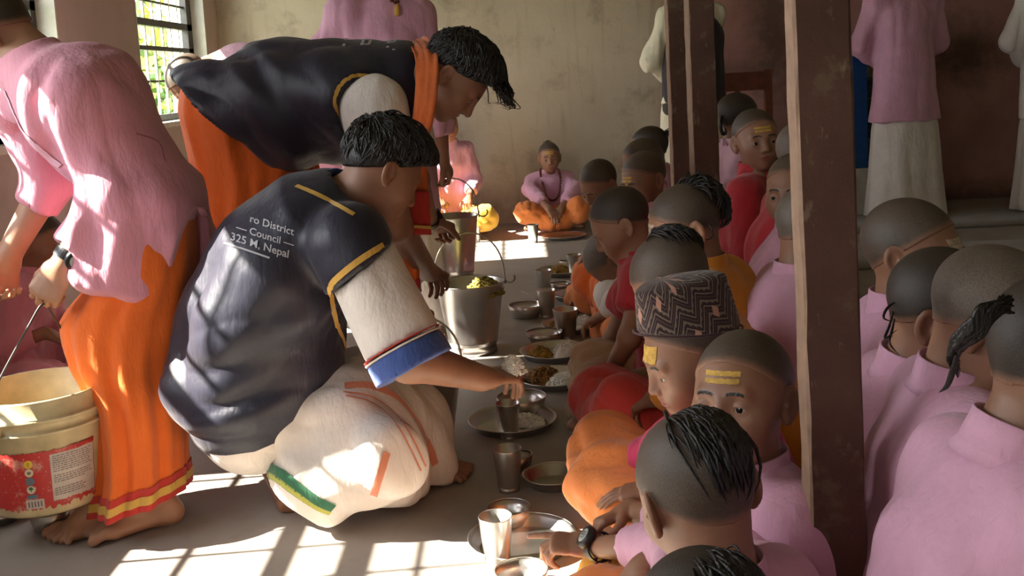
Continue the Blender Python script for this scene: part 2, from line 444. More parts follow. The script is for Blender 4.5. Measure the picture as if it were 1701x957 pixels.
class Fig:
    def __init__(s, base, label, group=None, skin='skin', b=1.0):
        s.root = thing('person', base, label, 'person', group); s.base = np.asarray(base, float)
        s.f = Field(); s.fine = []; s.skin = skin; s.H = None; s.body = None; s.seed = abs(hash(label)) % 1000 if False else sum(map(ord, label)) % 997
        s.nails = []
    # -- head
    def hp(s, *p): return s.H + s.R @ (np.array(p, float) * s.hs)
    def head(s, H, R, hs=1.0, child=False, h=0.003, eyes=True, jaw=1.0, mouth=0.0):
        s.H, s.R, s.hs, s.child, s.hh = np.asarray(H, float), R, hs, child, h
        f = s.f; P = s.hp; k = hs; lf = 0.90 if child else 1.0; wj = (0.94 if child else 1.0) * jaw
        E = lambda c, r, kk: f.add(ell(P(*c), np.array(r) * k, R), kk * k)
        E(CR_C, CR_R, 0.01)
        E((0, 0.030, -0.020), (0.0625, 0.062, 0.072 * lf), 0.03)
        E((0, 0.034, -0.064 * lf), (0.050 * wj, 0.047, 0.048), 0.03)
        f.add(ball(P(0, 0.068, -0.098 * lf), 0.016 * k), 0.03 * k)
        for q in (-1, 1):
            f.add(ball(P(q*0.041, 0.056, -0.033 * lf), 0.021 * k), 0.025 * k)
            f.add(ball(P(q*0.020, 0.066, -0.062 * lf), 0.020 * k), 0.02 * k)
        if h < 0.007:
            f.add(rcone(P(-0.036, 0.077, 0.010), P(0.036, 0.077, 0.010), 0.0095 * k, 0.0095 * k), 0.014 * k)
            for q in (-1, 1):
                f.sub(ball(P(q*0.031, 0.100, -0.009), 0.0165 * k), 0.014 * k)
                f.add(ball(P(q*0.031, 0.0745, -0.010), 0.0140 * k), 0.004 * k)
                if eyes and h < 0.0045:
                    f.sub(ell(P(q*0.031, 0.094, -0.0115), A(0.0125, 0.014, 0.0036) * k, R), 0.0015 * k)
            nl = 0.90 if child else 1.0
            f.add(rcone(P(0, 0.087, 0.000), P(0, 0.104 * (0.5 + 0.5*nl), -0.036 * nl), 0.0068 * k, 0.0095 * k), 0.010 * k)
            f.add(ball(P(0, 0.105 * (0.5 + 0.5*nl), -0.039 * nl), 0.0090 * k), 0.006 * k)
            for q in (-1, 1):
                f.add(ball(P(q*0.0115, 0.095, -0.042 * nl), 0.0070 * k), 0.006 * k)
                f.sub(ball(P(q*0.006, 0.1015, -0.0500 * nl), 0.0034 * k), 0.003 * k)
            zl = -0.0655 * lf
            f.add(ell(P(0, 0.086, zl), A(0.022, 0.010, 0.0062) * k, R), 0.006 * k)
            f.add(ell(P(0, 0.0845, zl - 0.0105), A(0.0185, 0.0105, 0.0066) * k, R), 0.005 * k)
            f.sub(ell(P(0, 0.099, zl - 0.0052), A(0.022, 0.010, 0.0016 + mouth) * k, R), 0.003 * k)
            s.zl = zl
        for q in (-1, 1):
            ry = np.array([[1, 0, 0], [0, 1, 0], [0, 0, 1.0]]); a = q * 0.38
            Rz = np.array([[math.cos(a), -math.sin(a), 0], [math.sin(a), math.cos(a), 0], [0, 0, 1]])
            t = 0.22; Rx = np.array([[1, 0, 0], [0, math.cos(t), -math.sin(t)], [0, math.sin(t), math.cos(t)]])
            Re = R @ Rz @ Rx
            f.add(ell(P(q*0.0775, -0.012, -0.012), A(0.0075, 0.0185, 0.0310) * k, Re), 0.006 * k)
            if h < 0.006:
                f.sub(ell(P(q*0.0835, -0.008, -0.009), A(0.0062, 0.0105, 0.0185) * k, Re), 0.004 * k)
                f.add(ball(P(q*0.0775, 0.002, -0.013), 0.0045 * k), 0.004 * k)
                f.add(ball(P(q*0.0735, -0.003, -0.038), 0.0068 * k), 0.006 * k)
        s.fine.append((s.H - 0.135 * k, s.H + 0.135 * k, h)); return s
    def neck(s, N, r0=0.047, r1=0.055):
        s.N = np.asarray(N, float); s.nt = s.hp(0, -0.022, -0.055); s.nr = (r0 * s.hs, r1 * s.hs)
        s.f.add(rcone(s.nt, s.N, r0 * s.hs, r1 * s.hs), 0.025)
    # -- hands and feet
    def hand(s, W, d, n, hs=1.0, side=1, curl=(35, 40, 25), spread=0.05, thumb=(0.6, 0.7, 0.3), per=None, h=0.003, fine=True):
        "W wrist, d towards the knuckles, n the way the palm faces, side +1/-1 thumb side"
        f = s.f; W = np.asarray(W, float); d = nz(d); n = nz(np.asarray(n, float) - d * (np.asarray(n, float) @ d)); l = np.cross(d, n) * side; k = hs
        f.add(ecap(W - d*0.01*k, W + d*0.028*k, (0.026*k, 0.019*k), (0.034*k, 0.016*k), l), 0.02*k)
        f.add(ecap(W + d*0.022*k, W + d*0.080*k, (0.034*k, 0.0155*k), (0.041*k, 0.0125*k), l), 0.015*k)
        ends = []
        for i, (o, L, r) in enumerate(((0.030, 0.074, 0.0088), (0.0105, 0.082, 0.0092), (-0.0095, 0.076, 0.0086), (-0.0285, 0.060, 0.0076))):
            c = (per[i] if per else curl); p = W + d*(0.084 - abs(o - 0.01)*0.22)*k + l*o*k; v = nz(d + l*o*spread*30*0.4); a = 0; r = r*k
            q = p - v*0.02*k; f.add(rcone(q, p, r*1.1, r*1.1), 0.012*k)
            for j, (fr, cc) in enumerate(zip((0.44, 0.31, 0.25), c)):
                a += math.radians(cc); w = v*math.cos(a) + n*math.sin(a); e = p + w*L*fr*k
                f.add(rcone(p, e, r*(1 - 0.10*j), r*(0.90 - 0.10*j)), 0.0035*k); p = e
            ends.append(p)
        p = W + d*0.022*k + l*0.026*k; t = nz(d*thumb[0] + l*thumb[1] + n*thumb[2]); f.add(rcone(p, p + t*0.040*k, 0.0155*k, 0.0115*k), 0.012*k)
        p2 = p + t*0.040*k; t2 = nz(t + d*0.45 + n*0.25 - l*0.25); p3 = p2 + t2*0.030*k; f.add(rcone(p2, p3, 0.0112*k, 0.0100*k), 0.004*k)
        t3 = nz(t2 + d*0.35 - l*0.2); f.add(rcone(p3, p3 + t3*0.022*k, 0.0100*k, 0.0078*k), 0.003*k)
        if fine:
            c = W + d*0.07*k; s.fine.append((c - 0.105*k, c + 0.105*k, h))
        return ends
    def foot(s, ankle, heel, toe, side=1, hs=1.0, h=0.004, fine=True):
        f = s.f; an = np.asarray(ankle, float); he = np.asarray(heel, float); to = np.asarray(toe, float)
        d = nz((to - he) * A(1, 1, 0)); l = np.cross(d, UP) * side; k = hs
        he = he + UP*0.026*k; f.add(rcone(an, he, 0.036*k, 0.029*k), 0.03*k)
        ball_ = to - d*0.055*k + UP*0.019*k
        f.add(ecap(he + d*0.01*k, ball_, (0.029*k, 0.027*k), (0.044*k, 0.019*k), l), 0.03*k)
        f.add(rcone(an + d*0.01, ball_ + UP*0.004, 0.030*k, 0.016*k), 0.04*k)
        for i, (o, L, r) in enumerate(((0.034, 0.052, 0.0135), (0.013, 0.050, 0.0098), (-0.005, 0.043, 0.0094), (-0.021, 0.034, 0.0088), (-0.036, 0.024, 0.0086))):
            p = ball_ + l*o*k*0.95 + d*0.004; e = ball_ + l*o*k*1.08 + d*L*k; e[2] = he[2] - 0.026*k + (r + 0.001)*k; m = (p + e)/2 + UP*0.006*k
            f.add(rcone(p, m, r*1.1*k, r*k), 0.008*k); f.add(rcone(m, e, r*0.9*k, r*k), 0.003*k)
        if fine: s.fine.append((np.minimum(he, to) - A(0.06, 0.06, 0.04), np.maximum(he, to) + A(0.06, 0.06, 0.07), h))
    # -- meshes
    def finish(s, h=0.012):
        V, Q = s.f.mesh(h, s.fine); V = relax(V, Q, 1, 0.25)
        # keep the one connected skin: drop stray specks
        par = np.arange(len(V))
        while True:
            m = par[Q].min(1); new = par.copy()
            for k in range(4): np.minimum.at(new, Q[:, k], m)
            new = new[new]
            if (new == par).all(): break
            par = new
        root, cnt = np.unique(par, return_counts=True); keep = par == root[cnt.argmax()]
        mp = np.cumsum(keep) - 1; Q = mp[Q[keep[Q[:, 0]]]]; V = V[keep]
        s.V, s.Q = V, Q
        o = link_mesh('body', V, Q, M[s.skin], s.root, off=s.base); s.body = o
        if s.H is not None and s.hh < 0.007:
            L = (V - s.H) @ s.R / s.hs
            t = np.clip(1.25 - np.sqrt((L[:, 0] / 0.0225)**2 + ((L[:, 2] - s.zl + 0.0055) / 0.0088)**2), 0, 0.25) / 0.25 * 0.8 * (L[:, 1] > 0.082)
            a = o.data.attributes.new('tint', 'FLOAT', 'POINT'); a.data.foreach_set('value', t.astype(np.float32))
        s.bvh = None; return o
    def tree(s):
        if s.bvh is None: s.bvh = BVHTree.FromPolygons(s.V.tolist(), s.Q.tolist())
        return s.bvh
    def part(s, name, field, mat, h=0.01, fine=(), amp=0.006, freq=9, axis=(0, 0, 1), squash=0.3, it=1, parent=None, mask=None):
        V, Q = field.mesh(h, fine); V = relax(V, Q, it, 0.5)
        if amp:
            N = vnormals(V, Q); w = 1.0 if mask is None else mask(V)
            V = V + N * (folds(V, freq, axis, squash, s.seed + len(name)) * amp * w)[:, None]
        o = link_mesh(name, V, Q, M[mat] if isinstance(mat, str) else mat, parent or s.root, off=s.base)
        o['_n'] = 0; del o['_n']; s.last = (V, Q); return o
    def buzz(s, mat='stubble', thick=0.0022, h=None, line=(0.006, 0.75), name='hair'):
        "close-cropped scalp hair above the hairline"
        f = Field(); k = s.hs; R = s.R; P = s.hp; t = thick
        f.add(ell(P(*CR_C), (CR_R * k + t), R), 0.01*k); f.add(ell(P(0, 0.030, -0.020), A(0.0625, 0.062, 0.072)*k + t, R), 0.03*k)
        f.add(rcone(s.nt, s.N, s.nr[0] + t, s.nr[1] + t), 0.025)
        hl = lambda X, Y, Z: ((line[0] + line[1] * (((X-s.H[0])*R[0, 1] + (Y-s.H[1])*R[1, 1] + (Z-s.H[2])*R[2, 1]) / k)) - ((X-s.H[0])*R[0, 2] + (Y-s.H[1])*R[1, 2] + (Z-s.H[2])*R[2, 2]) / k) * k / 1.25
        f.isect(lambda X, Y, Z: hl(X, Y, Z).astype(np.float32)); f.isect(plane(P(0, -0.02, -0.082), R @ A(0, -0.2, -1.0)))
        f.isect(plane(P(0, 0.060, 0.0), R @ A(0, 1, 0.0)) if s.child is None else (lambda X, Y, Z: np.float32(-1)))
        for q in (-1, 1): f.sub(ell(P(q*0.082, -0.008, -0.014), A(0.020, 0.023, 0.035) * k, R), 0.002)
        o = s.part(name, f, mat, h or max(s.hh, 0.0032), amp=0, it=0); s.hair = o
        V = s.last[0]; d = -hl(V[:, 0], V[:, 1], V[:, 2]) + vnoise(V * 90, s.seed) * 0.0022
        a = o.data.attributes.new('scalp', 'FLOAT', 'POINT'); a.data.foreach_set('value', np.clip((d - 0.001) / 0.013, 0, 1).astype(np.float32)); return o
    def surf(s, d, off=0.0):
        "point on the scalp in local direction d"
        d = nz(d); r = CR_R; t = 1 / math.sqrt(sum((d[i]/r[i])**2 for i in range(3))); return s.hp(*(CR_C + d * (t + off / s.hs)))
    def mop(s, thick=0.016, line=(0.010, 0.62), n=650, seed=3, fringe=0.5, top=0.022, rad=0.0024, curl=0.0):
        "a full head of hair: shaped body of hair with fine locks combed over it"
        k = s.hs; R = s.R; P = s.hp; f = Field(); t = thick
        f.add(ell(P(*CR_C), CR_R*k + t*0.75, R), 0.01); f.add(ell(P(0, 0.012, 0.058), A(0.066, 0.082, 0.050)*k + top, R), 0.03)
        f.add(rcone(s.nt, s.N, s.nr[0] + 0.003, s.nr[1] + 0.003), 0.02)
        hl = lambda X, Y, Z: (((line[0] + line[1]*(((X-s.H[0])*R[0, 1] + (Y-s.H[1])*R[1, 1] + (Z-s.H[2])*R[2, 1])/k)) - ((X-s.H[0])*R[0, 2] + (Y-s.H[1])*R[1, 2] + (Z-s.H[2])*R[2, 2])/k)*k/1.2).astype(np.float32)
        f.isect(hl); f.isect(plane(P(0, -0.02, -0.085), R @ A(0, -0.2, -1.0)))
        for q in (-1, 1): f.sub(ell(P(q*0.084, -0.004, -0.012), A(0.024, 0.026, 0.036)*k, R), 0.004)
        V, Q = f.mesh(0.004); V = relax(V, Q, 1, 0.5); L = (V - s.H) @ R
        w = np.clip((L[:, 2] - 0.0)/0.06, 0.1, 1); V = V + vnormals(V, Q)*(folds(L, 42, (0, 1, 0), 0.4, seed)*0.006*w)[:, None]
        o = link_mesh('hair', V, Q, M['hair'], s.root, off=s.base); s.hair = o
        bt = BVHTree.FromPolygons(V.tolist(), Q.tolist()); rnd = random.Random(seed); sp = []
        for i in range(n):
            d0 = nz((rnd.gauss(0, 0.65), rnd.uniform(-1.0, 0.55), rnd.uniform(0.05, 1))); d1 = nz(d0 + A(rnd.gauss(0, .22) + 0.25*d0[0], rnd.uniform(0.15, 0.7)*(1 if d0[2] > 0.5 else -0.2), rnd.uniform(-0.75, -0.1)))
            pts = []
            for j in range(6):
                d = nz(d0*(1 - j/5) + d1*j/5); o_ = P(*(CR_C + d*0.22)); h = bt.ray_cast(Vector(o_), Vector(-(R @ d)))
                if h[0] is None: break
                lf = (0.0015 + rnd.uniform(0, 0.004))*math.sin(math.pi*(j + 0.3)/5.6) + (curl*math.sin(j*2.1 + i) if j > 2 else 0)
                pts.append(np.array(h[0]) + (R @ d)*lf)
            if len(pts) == 6 and (lambda q: q[2] > line[0] + line[1]*q[1] - 0.006)(((pts[-1] - s.H) @ R)/k): sp.append(pts)
        s.locks(sp, 'hair_locks', rad=rad, parent=o, n=5); return bt
    def locks(s, specs, name='topknot', mat='hair', parent=None, rad=0.0035, n=7, rnd=None):
        "each spec: list of world points, or (d0, d1, lift) running over the scalp"
        mb = MB(); rnd = rnd or random.Random(s.seed)
        for sp in specs:
            if len(sp) == 3 and np.isscalar(sp[2]):
                d0, d1, lift = nz(sp[0]), nz(sp[1]), sp[2]; pts = []
                for i in range(7):
                    t = i / 6; pts.append(s.surf(d0*(1-t) + d1*t, 0.002 + lift * math.sin(math.pi * min(1, t*1.0)) * (1 - 0.3*t)))
                p = np.array(pts); w = rad * rnd.uniform(0.7, 1.3)
            else:
                p = smooth_path(sp, 5); w = rad
            rr = w * np.clip(np.sin(np.linspace(0.35, math.pi * 0.985, len(p))), 0.12, 1)
            mb.tube(p, rr, n)
        o = mb.build(name, M[mat], parent or s.root, off=s.base); return o
    def tuft(s, d, width=0.35, to=None, n=60, lift=0.006, length=1.0, rad=0.0036, name='topknot'):
        n = int(n*2.2); rad = rad*0.62
        "lock of long hair growing from the crown: d local direction, to the local direction it falls"
        rnd = random.Random(s.seed); specs = []; d = nz(d)
        for i in range(n):
            a = d + np.array([rnd.gauss(0, 1), rnd.gauss(0, 1), rnd.gauss(0, 1)]) * width * 0.5
            b = a + (nz(to) - d) * length * rnd.uniform(0.55, 1.1) + np.array([rnd.gauss(0, .10), rnd.gauss(0, .06), rnd.gauss(0, .06)])
            specs.append((a, b, lift * rnd.uniform(0.5, 1.5)))
        return s.locks(specs, name, rad=rad)
    def patch(s, outline, name, mat, off=0.0012, nx=18, nzz=6, parent=None, wave=0.0):
        "thin mark on the face: outline = (x0, x1, z0, z1) in head measures"
        x0, x1, z0, z1 = outline; V = []; F = []; ok = {}
        bt = s.tree(); rnd = random.Random(s.seed + int(z0*1e4))
        for i in range(nx + 1):
            for j in range(nzz + 1):
                x = x0 + (x1-x0)*i/nx; z = z0 + (z1-z0)*j/nzz + wave * (1 - (2*i/nx - 1)**2) + (rnd.uniform(-1, 1)*0.0006 if i in (0, nx) or j in (0, nzz) else 0)
                o_ = s.hp(x * 0.4, 0.22, z); t_ = s.hp(x * 1.0, 0.03, z * 0.9); dd = nz(t_ - o_)
                hit = bt.ray_cast(Vector(o_), Vector(dd))
                p = np.array(hit[0]) + np.array(hit[1]) * off * s.hs if hit[0] else t_
                V.append(p)
        F = [(i*(nzz+1)+j, (i+1)*(nzz+1)+j, (i+1)*(nzz+1)+j+1, i*(nzz+1)+j+1) for i in range(nx) for j in range(nzz)]
        return link_mesh(name, V, F, M[mat], parent or s.root, off=s.base)
    def eyes(s, look=(0, 0)):
        k = s.hs
        for q in (-1, 1):
            c = s.hp(q*0.031, 0.0745, -0.0105); mb = MB(); n = 14
            prof = [(0.0125*k*math.sin(a), -0.0125*k*math.cos(a)) for a in np.linspace(0.02, math.pi-0.02, 14)]
            mb.lathe(prof, c, 20); o = mb.build('eye', M['eye_white'], s.root, off=s.base)
            g = nz(s.R @ A(look[0], 1, look[1])); u = nz(np.cross(g, s.R[:, 2])); v = np.cross(u, g)
            V = []; F = []
            for j, a in enumerate(np.linspace(0, 0.50, 5)):
                for i in range(16):
                    t = 2*math.pi*i/16; V.append(c + 0.0128*k*(math.cos(a)*g + math.sin(a)*(math.cos(t)*u + math.sin(t)*v)))
            F = [(j*16+i, j*16+(i+1) % 16, (j+1)*16+(i+1) % 16, (j+1)*16+i) for j in range(4) for i in range(16)]
            link_mesh('iris', V, F, M['iris'], o, off=s.base)
            s.patch((q*0.031 - 0.017, q*0.031 + 0.017, 0.0095, 0.0145), 'eyebrow', 'hair', 0.0009, 12, 3, wave=0.003)
    def tilak(s, mat='tilak', bars=3, z=0.034, w=0.030, gap=0.0125, th=0.0085, dot=True):
        for i in range(bars): s.patch((-w, w, z + i*gap, z + i*gap + th), 'forehead_mark', mat, 0.0012, 20, 4)
        if dot: s.patch((-0.004, 0.004, z - 0.022, z - 0.002), 'forehead_mark', mat, 0.0012, 4, 8)

def kurta_collar(g, F, top=0.035, r=0.012, th=0.006):
    "stand-up collar round the neck of figure F, added to garment field g"
    ax = nz(F.nt - F.N); b = F.N - ax*0.01; t = F.N + ax*(top + 0.02)
    R0 = F.nr[1] + r + 0.004
    fn, lo, hi = rcone(b, t, R0 + 0.010, R0); cut = plane(F.N + ax*top, ax)
    g.add((lambda X, Y, Z: np.maximum(fn(X, Y, Z), cut(X, Y, Z)), lo, hi), 0.010)
    g.sub(rcone(F.N + ax*0.004, F.N + ax*(top + 0.06), R0 - th, R0 - th - 0.003), 0.003)

def collar_band(F, mat, top=0.036, parent=None):
    "stand-up collar as a band of its own, open a little at the throat"
    ax = nz(F.nt - F.N); fwd = nz(F.R[:, 1] - ax*(F.R[:, 1] @ ax)); side = np.cross(fwd, ax); V = []; n = 64; R0 = F.nr[1]
    prof = ((0.020, -0.016), (0.0125, -0.002), (0.0095, top*0.5), (0.0075, top), (0.0055, top + 0.0015), (0.0040, top - 0.001), (0.0055, top*0.5), (0.006, -0.012))
    for k in range(n + 1):
        a = math.radians(12) + (2*math.pi - math.radians(24))*k/n; rad = fwd*math.cos(a) + side*math.sin(a); dip = 0.010*max(0, math.cos(a))**2
        for (r, z) in prof: V.append(F.N + rad*(R0 + r) + ax*(z - dip*(z > 0)))
    m = len(prof); Fc = [(k*m+j, (k+1)*m+j, (k+1)*m+(j+1) % m, k*m+(j+1) % m) for k in range(n) for j in range(m)] + [tuple(range(m)), tuple(n*m + j for j in range(m))[::-1]]
    return link_mesh('collar', V, Fc, M[mat], parent or F.root, off=F.base)
def cut_end(prim, c, n):
    fn, lo, hi = prim; pl = plane(c, n)
    return (lambda X, Y, Z: np.maximum(fn(X, Y, Z), pl(X, Y, Z)), lo, hi)

def boy(label, px, py, Y, az, pitch=20, roll=0, baz=-90, shirt='pink', pants='orange_soft', hs=0.93, lean=0.09, knees=None, arms=None,
        h=0.0035, hc=0.010, eyes=False, hair='stubble', skin='skin', group='boys sitting on the floor', line=(0.006, 0.75), b=None, sleeve=0.85,
        hands=True, collar=0.032, jaw=1.0, mouth=0.0, hh=0.004, tilak=None, seatz=0.10, shrug=0.0, noseat=False, hand_curl=(30, 35, 25), thick=0.0022, neckfwd=0.5, ankles=None, per=None):
    R = headR(az, pitch, roll); H = at(px, py, Y) - R @ (CR_C * A(1, 1, 0.85)) * hs; b = b or min(max(H[2] / 0.62, 0.85), 1.0); f = azdir(baz); r = np.cross(f, UP)
    N = H + neckfwd * (R @ A(0, -0.045, -0.125)) * hs + (1 - neckfwd) * A(0, 0, -0.125) * hs
    P = A(N[0], N[1], 0) - f*lean + UP*seatz
    F = Fig((P[0], P[1], 0), label, group, skin)
    F.head(H, R, hs, True, h, eyes, jaw, mouth); F.neck(N)
    ax = nz(N - P); L = np.linalg.norm(N - P)
    mid = P + ax*L*0.42 - f*0.025*b; ch = P + ax*L*0.74 - f*0.012*b
    S = {q: N - ax*(0.055 - shrug)*b + r*q*0.112*b for q in (1, -1)}
    K = knees or {}; K = {q: np.asarray(K.get(q, P + f*0.22*b + r*q*0.25*b + UP*0.015), float) for q in (1, -1)}
    an = ankles or {}; AN = {q: np.asarray(an.get(q, A(*(P + f*0.27*b - r*q*0.09*b)[:2], 0.055)), float) for q in (1, -1)}
    Ar = arms or {}; AR = {}
    for q in (1, -1):
        E = S[q] - ax*0.20*b + r*q*0.055*b + f*0.03*b; W = P + f*0.19*b + r*q*0.10*b + UP*0.15
        AR[q] = Ar.get(q, (E, W, nz(f*0.8 - UP*0.5 - r*q*0.25), nz(-UP - f*0.5)))
    def torso(fl, inf, k=0.05):
        fl.add(ecap(P, mid, (0.118*b + inf, 0.085*b + inf), (0.108*b + inf, 0.076*b + inf), r), k)
        fl.add(ecap(mid, ch, (0.108*b + inf, 0.076*b + inf), (0.120*b + inf, 0.078*b + inf), r), k)
        fl.add(ecap(ch, N - ax*0.055*b, (0.120*b + inf, 0.078*b + inf), (0.070*b + inf, 0.050*b + inf), r), k)
        fl.add(rcone(S[1], S[-1], 0.042*b + inf, 0.042*b + inf), k)
    torso(F.f, 0.0)
    for q in (1, -1):
        E, W, d, n = AR[q]; chain(F.f, (S[q], E, W), (0.040*b, 0.033*b, 0.0225*b), 0.02)
        if hands: F.hand(W, d, n, 0.86*hs, q, hand_curl, h=hh, fine=hh < 0.006, per=(per or {}).get(q))
        hip = P + r*q*0.07*b; chain(F.f, (hip, K[q], AN[q]), (0.075*b, 0.052*b, 0.033*b), 0.03)
        d2 = nz((f*0.4 - r*q) * A(1, 1, 0)); F.f.add(ecap(AN[q], AN[q] + d2*0.10 - UP*0.015, (0.028, 0.028), (0.034, 0.018), np.cross(d2, UP)), 0.03)
    F.finish(0.014)
    g = Field(); torso(g, 0.015); inf = 0.015
    g.add(ecap(P - UP*0.03, mid, (0.132*b + inf, 0.102*b + inf), (0.112*b + inf, 0.082*b + inf), r), 0.05)
    for q in (1, -1):
        hip = P + r*q*0.07*b; g.add(rcone(hip, hip + (K[q] - hip)*0.40, 0.085*b, 0.075*b), 0.06)
        E, W, d, n = AR[q]
        if sleeve < 0.5:
            g.add(cut_end(rcone(S[q], E, 0.042*b + 0.020, 0.033*b + 0.026), S[q] + (E - S[q])*sleeve*2, E - S[q]), 0.03)
        else:
            We = E + (W - E)*(2*sleeve - 1); g.add(rcone(S[q], E, 0.040*b + 0.015, 0.033*b + 0.018), 0.035); g.add(cut_end(rcone(E, W, 0.033*b + 0.018, 0.0225*b + 0.018), We, W - E), 0.025)
    g.isect(plane((0, 0, 0.012), (0, 0, -1)))
    crisp = collar and hc <= 0.010
    if collar and not crisp: kurta_collar(g, F, collar)
    fine = [(F.N - 0.10, F.N + 0.10, min(hc, 0.006))] if hc < 0.012 else []
    F.part('kurta', g, shirt, hc, fine, 0.012, 8.0, nz(ax*0.8 + f*0.4), 0.35, 1, mask=lambda V: np.clip((np.linalg.norm(V - F.N, axis=1) - 0.085) / 0.08, 0.0, 1))
    F.kv = F.last
    if crisp: collar_band(F, shirt, collar)
    t = Field()
    for q in (1, -1):
        hip = P + r*q*0.07*b; chain(t, (hip, K[q], AN[q] + (K[q] - AN[q])*0.12), (0.090*b, 0.070*b, 0.054*b), 0.06)
    t.add(ecap(P - UP*0.02, P + UP*0.04, (0.13*b, 0.10*b), (0.12*b, 0.09*b), r), 0.06)
    t.isect(plane((0, 0, 0.008), (0, 0, -1)))
    F.part('trousers', t, pants, max(hc, 0.009), (), 0.019, 9, nz(f + UP*0.3), 0.3)
    F.buzz(hair, thick, line=line)
    if eyes: F.eyes()
    if tilak: F.tilak(**({} if tilak is True else tilak))
    F.P, F.ax, F.S, F.AR, F.K, F.fdir, F.rdir, F.b = P, ax, S, AR, K, f, r, b
    return F

# ------------------------------------------------------------------ the hall
WL, WB, WR, ZC = -1.95, 7.30, 4.6, 3.3     # left wall, back wall, right wall, ceiling
def wallmat(name, a, b, stain, seed=0.0, dark=0.5, pinkx=None):
    t = NT(name); v = t.coord(kind='Object')
    big = t.noise(v, 1.3, 6, 0.6); mid = t.noise(v, 5, 6, 0.65); fine = t.noise(v, 60, 4, 0.6)
    c = t.ramp(big, [(0.35, a), (0.65, b)])
    c = t.mix(t.math('MULTIPLY', t.ramp(mid, [(0.54, (0, 0, 0)), (0.70, (1, 1, 1))]), dark), c, stain)
    streak = t.noise(t.coord((9, 9, 1.1)), 1.6, 5, 0.6)
    c = t.mix(t.math('MULTIPLY', t.ramp(streak, [(0.55, (0, 0, 0)), (0.75, (1, 1, 1))]), 0.35), c, stain)
    t.base(c); t.bump(t.math('ADD', mid, t.math('MULTIPLY', fine, 0.4)), 0.35, 0.01); t.set(Roughness=0.9); return t
M['wall_beige'] = wallmat('plaster_beige', (0.50, 0.42, 0.30), (0.60, 0.52, 0.38), (0.26, 0.20, 0.13)).m
M['wall_left'] = wallmat('plaster_mauve', (0.46, 0.37, 0.33), (0.52, 0.43, 0.38), (0.34, 0.26, 0.22), dark=0.3).m
# back wall: beige plaster turning to faded pink paint with soot stains on the right
t = wallmat('plaster_back', (0.50, 0.42, 0.30), (0.60, 0.52, 0.38), (0.25, 0.19, 0.13))
old = t.b.inputs['Base Color'].links[0].from_socket
v = t.coord(); sx = t.add('ShaderNodeSeparateXYZ'); t.link(v, sx.inputs[0])
wob = t.noise(v, 2.5, 5)
fac = t.ramp(t.math('ADD', sx.outputs[0], t.math('MULTIPLY', t.math('SUBTRACT', wob, 0.5), 0.5)), [(0.0, (0, 0, 0)), (1.0, (1, 1, 1))])
mr = t.add('ShaderNodeMapRange'); t.link(t.math('ADD', sx.outputs[0], t.math('MULTIPLY', t.math('SUBTRACT', wob, 0.5), 0.3)), mr.inputs[0])
mr.inputs[1].default_value = 1.02; mr.inputs[2].default_value = 1.22
pk = t.ramp(t.noise(v, 3.0, 6, 0.6), [(0.35, (0.36, 0.175, 0.145)), (0.65, (0.46, 0.245, 0.21))])
def blot(cx, cz, rx, rz):
    dx = t.math('DIVIDE', t.math('SUBTRACT', sx.outputs[0], cx), rx); dz = t.math('DIVIDE', t.math('SUBTRACT', sx.outputs[2], cz), rz)
    d = t.math('SQRT', t.math('ADD', t.math('MULTIPLY', dx, dx), t.math('MULTIPLY', dz, dz)))
    d = t.math('ADD', d, t.math('MULTIPLY', t.math('SUBTRACT', t.noise(v, 9, 6, 0.7), 0.5), 1.5))
    q = t.add('ShaderNodeMapRange', clamp=True); t.link(d, q.inputs[0]); q.inputs[1].default_value = 1.2; q.inputs[2].default_value = 0.2; return q.outputs[0]
dirt = (0.085, 0.058, 0.035)
for (cx, cz, rx, rz, k) in ((3.15, 1.02, 0.34, 0.26, 0.85), (1.86, 1.30, 0.22, 0.5, 0.75), (3.1, 0.0, 1.6, 0.12, 0.8), (1.6, 0.98, 0.4, 0.08, 0.5), (2.0, 0.75, 0.2, 0.4, 0.35)):
    pk = t.mix(t.math('MULTIPLY', blot(cx, cz, rx, rz), k), pk, dirt)
bg_ = old
for (cx, cz, rx, rz, k) in ((-0.45, 0.45, 0.22, 0.25, 0.55), (-0.25, 0.12, 0.5, 0.16, 0.6), (0.6, 0.08, 0.8, 0.10, 0.5)):
    bg_ = t.mix(t.math('MULTIPLY', blot(cx, cz, rx, rz), k), bg_, (0.24, 0.15, 0.10))
t.base(t.mix(mr.outputs[0], bg_, pk)); M['wall_back'] = t.m
t = NT('floor_cement'); v = t.coord()
c = t.ramp(t.noise(v, 2.2, 7, 0.6), [(0.3, (0.27, 0.235, 0.205)), (0.7, (0.36, 0.325, 0.29))])
c = t.mix(t.math('MULTIPLY', t.ramp(t.noise(v, 11, 6, 0.7), [(0.55, (0, 0, 0)), (0.75, (1, 1, 1))]), 0.35), c, (0.18, 0.15, 0.125))
t.base(c); t.bump(t.noise(v, 45, 6, 0.6), 0.12, 0.004); t.set(Roughness=0.58); M['floor'] = t.m
M['jamb'] = simple('lime_wash', (0.66, 0.63, 0.55), 0.85, var=0.15, scale=9, bump=0.3, bscale=40)
M['iron'] = simple('dark_iron', (0.045, 0.04, 0.035), 0.5, var=0.3, scale=30)
M['white_bar'] = simple('white_paint', (0.62, 0.60, 0.52), 0.5, var=0.1)
M['wood_red'] = simple('red_wood', (0.17, 0.045, 0.022), 0.5, var=0.25, scale=14)
M['blue_paint'] = simple('blue_paint', (0.012, 0.075, 0.26), 0.45, var=0.15)
